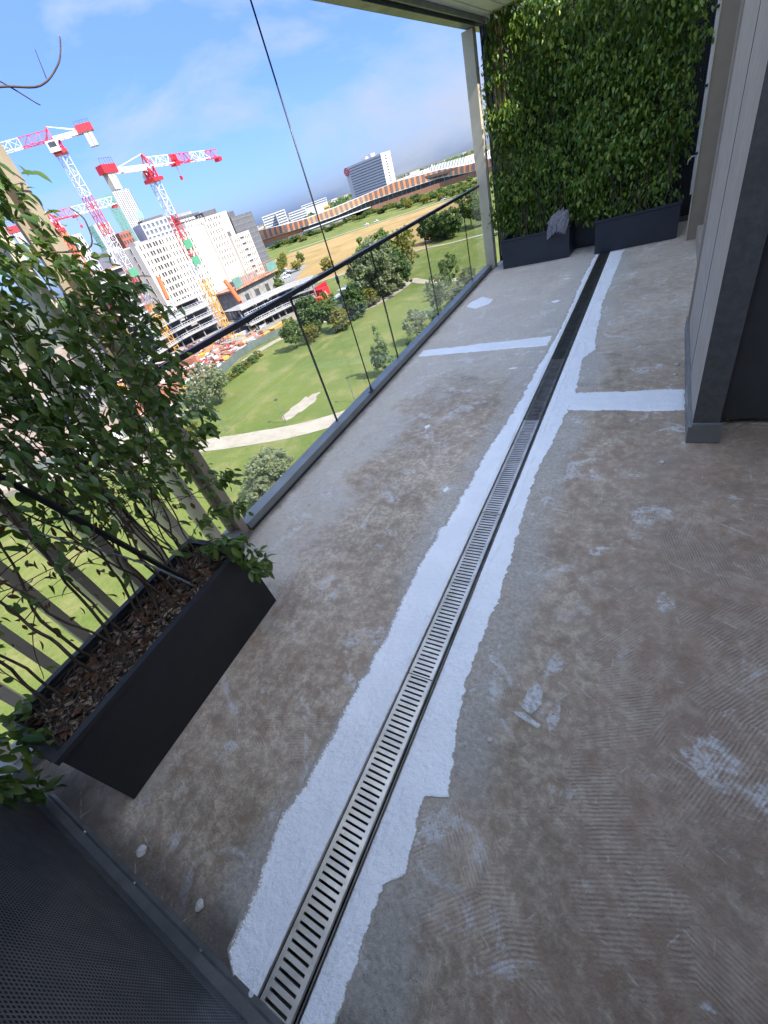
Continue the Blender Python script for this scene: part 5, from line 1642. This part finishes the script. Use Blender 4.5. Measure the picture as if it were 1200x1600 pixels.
def crane(base, top_z, jdir, jib_len, cj_len, label, sections, jib_cols, w_=2.1, banner=None, tri_w=1.9):
    x, y = base
    t = thing('tower_crane', (x, y, GZ), label, 'tower crane', 'tower cranes on the site')
    jd = Vector((jdir[0], jdir[1], 0)).normalized()
    z = GZ
    tot = top_z - GZ
    for frac0, frac1, mt in sections:
        b = MB()
        n_ = max(2, int(round((frac1 - frac0) * tot / (w_ * 1.05))))
        lattice(b, (x, y, GZ + tot * frac0), (x, y, GZ + tot * frac1), w_, n_, 0.10, Vector((1, 0, 0)))
        b.build('mast_section', M[mt], t)
    MB().box(x - 3, x + 3, y - 3, y + 3, GZ - 0.2, GZ + 0.9).build('footing', M['concrete'], t)
    o = Vector((x, y, top_z))
    side = jd.cross(Vector((0, 0, 1)))
    b = MB(); b.obox(o + Vector((0, 0, 0.5)), jd * 1.7, side * 1.7, Vector((0, 0, 0.35))); lattice(b, o + Vector((0, 0, 0.85)), o + Vector((0, 0, 3.0)), 1.8, 1, 0.2, Vector((1, 0, 0))); b.build('slewing_ring', M['red'], t)
    # cab hangs at the side below the jib foot
    cc = o + side * -1.7 + Vector((0, 0, 1.6)) + jd * 0.8
    b = MB(); b.obox(cc, jd * 1.3, side * 0.7, Vector((0, 0, 1.1))); cab = b.build('cab', M['white_c'], t)
    b = MB(); b.obox(cc + jd * 1.06 + Vector((0, 0, 0.2)), jd * 0.3, side * 0.62, Vector((0, 0, 0.7))); b.obox(cc + Vector((0, 0, 0.3)), jd * 0.9, side * 0.73, Vector((0, 0, 0.5))); b.build('cab_window', M['win'], cab, org=(0, 0, 0)).data.transform(Matrix.Translation(-Vector((x, y, GZ))))
    # jib in coloured sections
    jz = o + Vector((0, 0, 3.1))
    for f0, f1, mt in jib_cols:
        b = MB()
        lattice(b, jz + jd * jib_len * f0, jz + jd * jib_len * f1, tri_w, max(2, int(round(jib_len * (f1 - f0) / 2.2))), 0.10, tri=True)
        b.build('jib_section', M[mt], t)
    b = MB(); b.obox(jz + jd * (jib_len * 0.97) + Vector((0, 0, -0.5)), jd * 0.8, side * 0.8, Vector((0, 0, 0.35))); b.build('jib_end', M['red'], t)
    # apex frame and counter jib
    b = MB()
    ap = jz + Vector((0, 0, 2.5))
    for s in (-1, 1):
        b.bar(jz + side * s * 0.9, ap, 0.25)
        b.bar(jz + side * s * 0.9 + jd * 1.6, ap, 0.2)
    b.build('apex_frame', M['red'], t)
    ce = jz - jd * cj_len
    b = MB()
    for s in (-1, 1):
        b.bar(jz + side * s * 0.7, ce + side * s * 0.7, 0.25, 0.85)
        b.bar(ap, ce + jd * cj_len * 0.3 + side * s * 0.6 + Vector((0, 0, 0.5)), 0.14)
    for i in range(7):
        p = jz - jd * cj_len * i / 7
        b.bar(p + side * 0.7, p - side * 0.7, 0.14)
    b.build('counter_jib', M['white_c'], t)
    b = MB(); b.obox(ce + jd * 1.3 + Vector((0, 0, 0.5)), jd * 2.0, side * 1.0, Vector((0, 0, 0.75))); b.build('winch_housing', M['red'], t)
    for k in range(2):
        b = MB(); b.obox(ce + jd * (0.5 + 1.1 * k) + Vector((0, 0, -1.6)), jd * 0.48, side * 0.75, Vector((0, 0, 1.6))); b.build('counterweight', M['ballast'], t)
    b = MB()
    for i in range(6):
        b.bar(ce + jd * (i * 0.7 - 0.5) + side * 1.0 + Vector((0, 0, 1.25)), ce + jd * (i * 0.7 - 0.5) + side * 1.0 + Vector((0, 0, 2.3)), 0.07)
    b.bar(ce + jd * -0.5 + side * 1.0 + Vector((0, 0, 2.3)), ce + jd * 3.1 + side * 1.0 + Vector((0, 0, 2.3)), 0.07); b.build('catwalk_rail', M['dark_b'], t)
    # trolley and hook block
    tr = jz + jd * jib_len * 0.34 + Vector((0, 0, -0.35))
    b = MB(); b.obox(tr, jd * 0.8, side * 0.9, Vector((0, 0, 0.18))); b.bar(tr + Vector((0, 0, -0.2)), tr + Vector((0, 0, -2.4)), 0.08); b.obox(tr + Vector((0, 0, -2.7)), jd * 0.3, side * 0.25, Vector((0, 0, 0.4))); b.build('trolley', M['red'], t)
    if banner:
        p = jz + jd * jib_len * banner + side * -1.05 + Vector((0, 0, 0.75))
        b = MB(); b.obox(p, jd * 1.3, side * 0.05, Vector((0, 0, 1.15))); b.build('banner', M['red'], t)
    return t, o

secs2 = [(0, 0.36, 'yellow'), (0.36, 0.45, 'yellow'), (0.45, 0.58, 'white_c'), (0.58, 0.83, 'red'), (0.83, 1.0, 'white_c')]
tA, o2 = crane((-109, 90.9), 1.55 + 0.1035 * 142, (-4, 29), 29.5, 13.5, 'red and white tower crane with yellow foot, in front of the cream building', secs2,
      [(0, 0.30, 'white_c'), (0.30, 0.58, 'red'), (0.58, 0.82, 'white_c'), (0.82, 1.0, 'red')], 1.75, 0.40)
for f in (0.66, 0.56):
    z_ = GZ + (o2.z - GZ) * f
    MB().box(-107.9, -107.75, 89.6, 92.1, z_ - 1.0, z_ + 1.0).build('green_sign', M['green_s'], tA)
secs1 = [(0, 0.30, 'yellow'), (0.30, 0.36, 'white_c'), (0.36, 0.47, 'red'), (0.47, 0.66, 'white_c'), (0.66, 0.83, 'red'), (0.83, 1.0, 'white_c')]
tB, o1 = crane((-136, 89.5), 1.55 + 0.168 * 163, (-0.56, -0.83), 46, 9.5, 'tallest red and white tower crane, its jib running out to the left', secs1,
      [(0, 0.16, 'red'), (0.16, 0.36, 'white_c'), (0.36, 0.6, 'red'), (0.6, 1, 'white_c')], 1.9, None, 2.0)
for f in (0.465, 0.385):
    z_ = GZ + (o1.z - GZ) * f
    MB().box(-134.8, -134.65, 88.2, 90.8, z_ - 1.0, z_ + 1.0).build('green_sign', M['green_s'], tB)
crane((-163, 92), 1.55 + 0.080 * 187, (0.25, 1), 21.0, 12, 'lower crane with red and white jib half hidden by the jasmine', [(0, 0.3, 'yellow'), (0.3, 0.62, 'red'), (0.62, 0.82, 'white_c'), (0.82, 1, 'red')],
      [(0, 0.35, 'red'), (0.35, 1.0, 'white_c')], 2.0, None, 2.2)

# ------------------------------------------------------------------ construction site
def arc_slabs(label, pts, levels, lh, depth, base_z, group):
    """shell building: curved floor slabs on columns with white guard rails"""
    P = [Vector((x, y, 0)) for x, y in pts]
    q = []
    for i in range(len(P) - 1):
        p0, p1, p2, p3 = P[max(i - 1, 0)], P[i], P[i + 1], P[min(i + 2, len(P) - 1)]
        for k in range(6):
            t_ = k / 6
            q.append(0.5 * ((2 * p1) + (p2 - p0) * t_ + (2 * p0 - 5 * p1 + 4 * p2 - p3) * t_ * t_ + (3 * p1 - p0 - 3 * p2 + p3) * t_ ** 3))
    q.append(P[-1])
    t = thing('shell_building', (P[0].x, P[0].y, GZ), label, 'building', group)
    nn = []
    for i, p in enumerate(q):
        d = (q[min(i + 1, len(q) - 1)] - q[max(i - 1, 0)]).normalized()
        n = Vector((d.y, -d.x, 0))
        if n.dot(-p) < 0: n = -n
        nn.append(n)
    for lv_ in range(levels + 1):
        z_ = base_z + lv_ * lh
        off = -1.0 * lv_ * 0.7
        b = MB()
        for i in range(len(q) - 1):
            a0, a1 = q[i] + nn[i] * off, q[i + 1] + nn[i + 1] * off
            b0, b1 = q[i] - nn[i] * depth, q[i + 1] - nn[i + 1] * depth
            b.add([(v.x, v.y, zz) for zz in (z_ - 0.3, z_) for v in (a0, a1, b1, b0)], [(3, 2, 1, 0), (4, 5, 6, 7), (0, 1, 5, 4), (2, 3, 7, 6)])
        b.build('floor_slab', M['concrete'], t)
        if lv_ == 0: continue
        b = MB()
        for i in range(len(q) - 1):
            a0, a1 = q[i] + nn[i] * off, q[i + 1] + nn[i + 1] * off
            for h_ in (0.05, 0.55, 1.1):
                b.bar((a0.x, a0.y, z_ + h_), (a1.x, a1.y, z_ + h_), 0.07, 0.10 if h_ > 0.1 else 0.2)
            b.bar((a0.x, a0.y, z_), (a0.x, a0.y, z_ + 1.15), 0.08)
            m_ = (a0 + a1) / 2
            b.bar((m_.x, m_.y, z_), (m_.x, m_.y, z_ + 1.15), 0.08)
        b.build('guard_rail', M['white_rail'], t)
        for i in range(0, len(q), 2):
            for v in (1.2, depth * 0.5):
                c = q[i] + nn[i] * (off - v)
                MB().box(c.x - 0.2, c.x + 0.2, c.y - 0.2, c.y + 0.2, z_ - lh, z_ - 0.31).build('column', M['concrete'], t)
        for i in range(len(q) - 1):
            if (i + lv_) % 4 == 0: continue
            a0, a1 = q[i] - nn[i] * (depth * 0.55), q[i + 1] - nn[i + 1] * (depth * 0.55)
            MB().bar((a0.x, a0.y, z_ - lh / 2), (a1.x, a1.y, z_ - lh / 2), 0.2, lh - 0.5).build('infill_wall', M['grey_b'], t)
    return t
sg = 'concrete shells under construction'
arc_slabs('curved concrete shell with white guard rails right of the yellow crane foot', [(-105, 97), (-103, 106), (-100.5, 113), (-94, 117)], 3, 2.3, 14, GZ + 0.1, sg)
arc_slabs('long concrete shell with white guard rails behind the yellow crane feet', [(-128, 72), (-133, 86), (-135, 98), (-132, 112)], 3, 2.8, 16, GZ + 0.1, sg)
arc_slabs('concrete shell at the back of the site, below the cream building', [(-166, 88), (-172, 104), (-174, 122), (-168, 138)], 3, 2.8, 18, GZ + 0.1, sg)
arc_slabs('concrete shell half hidden behind the jasmine at the left of the site', [(-118, 50), (-128, 58), (-136, 66), (-143, 78)], 2, 2.8, 14, GZ + 0.1, sg)

# concrete core with formwork crown
A, B = Vector((-133, 123, 0)), Vector((-133.5, 146, 0))
d, n, L_ = basis(A, B)
t = block('concrete_core', 'raw concrete core with orange and green formwork guard rails on top', A, d, n, L_, 12, 9.0, 'concrete')
for (u, w_) in ((4, 2.0), (10, 2.4), (16.5, 2.0)):
    b = MB(); cuboid(b, A, d, n, u - w_ / 2, u + w_ / 2, 0.02, 0.2, GZ + 0.5, GZ + 6.5); b.build('opening', M['win'], t)
b = MB(); cuboid(b, A, d, n, -1.5, L_ + 1.5, -13, 1.6, GZ + 9.02, GZ + 9.5); b.build('deck', M['formwork'], t)
b = MB()
for i in range(int(L_ / 1.2) + 3):
    u = -1.4 + i * 1.2
    cuboid(b, A, d, n, u, u + 0.14, 1.4, 1.55, GZ + 9.5, GZ + 13.5)
for z_ in (10.2, 11.2, 12.2, 13.2):
    cuboid(b, A, d, n, -1.4, L_ + 1.4, 1.42, 1.53, GZ + z_, GZ + z_ + 0.16)
b.build('formwork_rail', M['formwork'], t)
for (u0, u1, v0, v1) in ((-1.4, 2.6, 1.62, 1.7), (L_ - 4.5, L_ + 1.4, 1.62, 1.7)):
    b = MB(); cuboid(b, A, d, n, u0, u1, v0, v1, GZ + 9.6, GZ + 12.8); b.build('safety_net', M['tealnet'], t)
b = MB(); cuboid(b, A, d, n, 5, L_ - 5, -9, -4, GZ + 9.5, GZ + 11.4); b.build('formwork_box', M['concrete'], t)

# orange rubble chutes
def chute(p0, p1, label):
    t = thing('rubble_chute', tuple(p1), label, 'chute', 'orange rubble chutes')
    a, c = Vector(p0), Vector(p1)
    for i in range(7):
        q0, q1 = a.lerp(c, i / 7), a.lerp(c, (i + 1.06) / 7)
        b = MB(); b.tube([q0, q1], [0.85, 0.62], 10); b.build('chute_section', M['vermilion'], t)
chute(dirv(54.4, 200) + Vector((0, 0, 1.55 - 0.0245 * 200)), dirv(54.6, 196) + Vector((0, 0, 1.55 - 0.062 * 196)), 'bright orange tube standing left of the cream building front')
chute(dirv(47.95, 180) + Vector((0, 0, 1.55 - 0.0675 * 180)), dirv(47.35, 172) + Vector((0, 0, 1.55 - 0.110 * 172)), 'bright orange tube leaning beside the concrete core')

# red piling rig
cx, cy = -97, 123
t = thing('piling_rig', (cx, cy, GZ), 'bright red drilling rig with black boom lying level, beyond the park clump', 'construction machine')
for s in (-1, 1):
    MB().box(cx - 3.2, cx + 3.2, cy + s * 1.7 - 0.5, cy + s * 1.7 + 0.5, GZ + 0.04, GZ + 1.1).build('track', M['tyre'], t)
MB().box(cx - 3.0, cx + 3.6, cy - 1.9, cy + 1.9, GZ + 1.15, GZ + 3.6).build('body', M['red'], t)
MB().box(cx - 0.4, cx + 2.0, cy + 1.95, cy + 3.4, GZ + 1.3, GZ + 3.9).build('cab', M['vermilion'], t)
b = MB(); b.bar((cx - 2, cy - 0.5, GZ + 3.2), (cx + 2.5, cy + 3.0, GZ + 4.4), 1.2, 1.0); b.build('hood', M['red'], t)
b = MB(); b.bar((cx - 1, cy - 1, GZ + 3.8), (cx - 9.5, cy - 9, GZ + 4.2), 0.5); b.build('boom', M['tyre'], t)
t = thing('digger', (-91, 116, GZ), 'small red excavator in front of the red rig', 'construction machine')
for s in (-1, 1):
    MB().box(-92.6, -89.4, 116 + s * 1.0 - 0.3, 116 + s * 1.0 + 0.3, GZ + 0.04, GZ + 0.8).build('track', M['tyre'], t)
MB().box(-92.3, -89.9, 114.8, 117.2, GZ + 0.85, GZ + 2.6).build('body', M['vermilion'], t)
b = MB(); b.bar((-90, 116, GZ + 1.6), (-87, 114, GZ + 4.0), 0.4); b.bar((-87, 114, GZ + 4.0), (-85.5, 113, GZ + 1.2), 0.35); b.build('arm', M['vermilion'], t)

# hoarding between park and site: panels on a kerb
hp = [(-100, 24), (-89, 38), (-83.8, 48), (-85, 56), (-88, 66), (-91.5, 76), (-91.5, 84), (-88, 93), (-83, 99.5), (-72, 106.5), (-70, 112)]
ho = thing('site_hoarding', (-88, 66, GZ), 'long grey-green hoarding fence curving between the park and the site', 'fence')
k = 0
for i in range(len(hp) - 1):
    a, c = Vector((*hp[i], 0)), Vector((*hp[i + 1], 0))
    m_ = max(1, int((c - a).length / 2.6))
    for j in range(m_):
        p, q = a.lerp(c, j / m_), a.lerp(c, (j + 0.97) / m_)
        b = MB(); b.bar((p.x, p.y, GZ + 1.0), (q.x, q.y, GZ + 1.0), 0.08, 1.85); b.build('panel', M['white_p' if k in (3, 4, 5, 9, 36, 37, 38) else 'hoard'], ho)
        k += 1
for (x, y, s_, lb) in ((-101.5, 106, 'yellow', 'yellow waste skip at the foot of the curved shell'),):
    t = thing('waste_skip', (x, y - 6, GZ), lb, 'skip')
    b = MB(); b.add([(-93.6, 92.5, GZ + 0.1), (-92, 92.5, GZ + 0.1), (-92, 98.5, GZ + 0.1), (-93.6, 98.5, GZ + 0.1), (-94, 92, GZ + 1.7), (-91.6, 92, GZ + 1.7), (-91.6, 99, GZ + 1.7), (-94, 99, GZ + 1.7)], [(3, 2, 1, 0), (0, 1, 5, 4), (1, 2, 6, 5), (2, 3, 7, 6), (3, 0, 4, 7)]); b.build('bin', M['yellow'], t)
    b = MB(); b.box(-93.8, -91.8, 92.3, 98.7, GZ + 1.3, GZ + 1.5); b.build('rubble', M['earth'], t)
# piles of material and huts
kinds = [('formwork_stack', 'formwork', 'stack of orange-brown formwork boards lying on the site', 'formwork stacks on the site'),
         ('material_pile', 'white_rail', 'pile of pale site material lying on the site', 'pale material piles on the site'),
         ('formwork_stack', 'brickred', 'stack of red-brown panels lying on the site', 'red-brown stacks on the site'),
         ('material_pile', 'yellow', 'stack of yellow beams lying on the site', 'yellow beam stacks on the site'),
         ('material_pile', 'concrete', 'stack of grey precast pieces lying on the site', 'grey precast stacks on the site'),
         ('site_container', 'brickred', 'red-brown site container among the site materials', 'red-brown containers on the site')]
cnt = 0
while cnt < 290:
    az = random.uniform(45, 66)
    D = random.uniform(100, 150)
    p = dirv(az, D)
    if p.x > -88 - 0.1 * (p.y - 60) - 4 or (p.y > 95 and p.x > -106): continue
    if p.y < 30: continue
    if cnt < 3: D = 125
    kd = kinds[5] if cnt in (40, 120, 200) else kinds[random.choices(range(6), weights=[30, 34, 14, 10, 16, 0])[0]]
    l_, w_, h_ = random.uniform(1.0, 4.0), random.uniform(0.5, 1.6), random.uniform(0.3, 1.3)
    if kd[0] == 'site_container': l_, w_, h_ = 6, 2.4, 2.5
    a_ = random.uniform(0, 3.14)
    b = MB()
    c, s = math.cos(a_), math.sin(a_)
    if kd[0] == 'site_container':
        b.obox((0, 0, 1.25), (3 * c, 3 * s, 0), (-1.2 * s, 1.2 * c, 0), (0, 0, 1.2))
        for i in range(10):
            u = -2.7 + i * 0.6
            b.obox((u * c + 1.22 * s, u * s - 1.22 * c, 1.25), (0.1 * c, 0.1 * s, 0), (-0.03 * s, 0.03 * c, 0), (0, 0, 1.1))
    else:
        lay = max(2, int(h_ / 0.16))
        for i in range(lay):
            o_ = random.uniform(-0.15, 0.15)
            k_ = random.uniform(0.85, 1.0)
            b.obox((o_, o_ * 0.5, 0.05 + h_ * (i + 0.5) / lay), (l_ / 2 * c * k_, l_ / 2 * s * k_, 0), (-w_ / 2 * s * k_, w_ / 2 * c * k_, 0), (0, 0, h_ / lay * 0.42))
    o = b.build(kd[0], M[kd[1]])
    o.location = (p.x, p.y, GZ + 0.04)
    tag(o, kd[2], 'container' if kd[0] == 'site_container' else 'building material', kd[3])
    cnt += 1
for i, (x, y, mt, lb) in enumerate(((-80.5, 110.5, 'hoard', 'grey green site hut right of the red rig'), (-77, 117, 'white_p', 'white site hut near the red rig'), (-84, 121, 'white_p', 'white site hut behind the red rig'), (-121, 75, 'red', 'crimson container by the left yellow crane foot'), (-150, 118, 'blue', 'dark blue container in the middle of the site'), (-148, 128, 'brickred', 'long red-brown container row below the cream building'))):
    t = thing('site_hut', (x, y, GZ), lb, 'site hut')
    MB().box(x - 1.3, x + 1.3, y - 3, y + 3, GZ + 0.04, GZ + 2.7).build('body', M[mt], t)
    MB().box(x + 1.302, x + 1.36, y - 0.5, y + 0.5, GZ + 0.2, GZ + 2.2).build('door', M['grey_b'], t)
    MB().box(x - 1.4, x + 1.4, y - 3.1, y + 3.1, GZ + 2.702, GZ + 2.85).build('roof', M['white_rail'], t)
# loose litter of the site that nobody could count
P = []
while len(P) < 6500:
    az, D = random.uniform(45, 66), random.uniform(98, 165)
    p = dirv(az, D)
    if p.x > -90 - 0.1 * (p.y - 60) - 3 or (p.y > 95 and p.x > -106): continue
    P.append((p.x, p.y, GZ + 0.25))
P = np.array(P)
for nm, mt, sl_i in (('site_debris', 'white_rail', slice(0, 1700)), ('site_debris', 'formwork', slice(1700, 4600)), ('site_debris', 'red', slice(4600, 5100)), ('site_debris', 'dark_b', slice(5100, 6500))):
    k = len(P[sl_i])
    V, F = scatter(QUAD, P[sl_i], rotmats(rng.uniform(0, 6.28, k), rng.normal(0, 0.25, k), rng.normal(0, 0.25, k)), rng.uniform(0.3, 1.8, k))
    tag(npmesh(nm, V, F, M[mt]), 'loose ' + {'white_rail': 'pale', 'formwork': 'orange-brown', 'red': 'red', 'dark_b': 'dark'}[mt] + ' boards and scraps strewn over the site', 'debris', kind='stuff')

# ------------------------------------------------------------------ parked cars
def car(x, y, rz, mt, label):
    t = thing('parked_car', (x, y, GZ + 0.09), label, 'car', 'cars parked beyond the meadow', rz=rz)
    b = MB()
    sec = [(-2.1, 0.55, 0.3), (-2.0, 0.85, 0.3), (-1.2, 0.95, 0.3), (-0.7, 1.42, 0.3), (0.9, 1.45, 0.3), (1.6, 0.98, 0.3), (2.1, 0.85, 0.3), (2.15, 0.5, 0.3)]
    vs = []
    for (u, zt, zb) in sec:
        vs += [(u, -0.85, zb), (u, 0.85, zb), (u, 0.78 if zt < 1.2 else 0.66, zt), (u, -0.78 if zt < 1.2 else -0.66, zt)]
    fs = [(0, 1, 2, 3), (31, 30, 29, 28)]
    for i in range(7):
        a, c = 4 * i, 4 * i + 4
        fs += [(a + k, c + k, c + (k + 1) % 4, a + (k + 1) % 4) for k in range(4)]
    b.add(vs, fs); b.build('body', M[mt], t, org=(0, 0, 0))
    b = MB(); b.box(-0.9, 1.1, -0.80, 0.80, 1.0, 1.36); b.build('window', M['win'], t, org=(0, 0, 0))
    for sx in (-1.3, 1.35):
        for sy in (-0.86, 0.86):
            b = MB(); b.tube([(sx, sy - 0.1, 0.32), (sx, sy + 0.1, 0.32)], 0.32, 12); b.build('wheel', M['tyre'], t, org=(0, 0, 0))
for i, (x, y, a_, mt) in enumerate(((-178, 205, 0.6, 'car_w'), (-184, 211, 0.6, 'car_d'), (-172, 199, 0.6, 'car_d'), (-166, 190, 0.7, 'car_w'), (-190, 217, 0.6, 'car_w'), (-206, 366, 0.1, 'car_w'), (-214, 363, 0.1, 'car_w'), (-150, 378, 0, 'car_w'), (-120, 377, 0, 'car_w'))):
    car(x, y, a_, mt, ('white car in the middle of the grey car park', 'dark car in the far half of the grey car park', 'dark car in the near half of the grey car park', 'white car nearest the meadow on the grey car park', 'white car farthest back on the grey car park', 'white car on the pale path left of its neighbour, before the striped hall', 'white car farther left on the pale path before the striped hall', 'white car on the path at the middle of the striped hall', 'white car on the path at the right of the striped hall')[i])
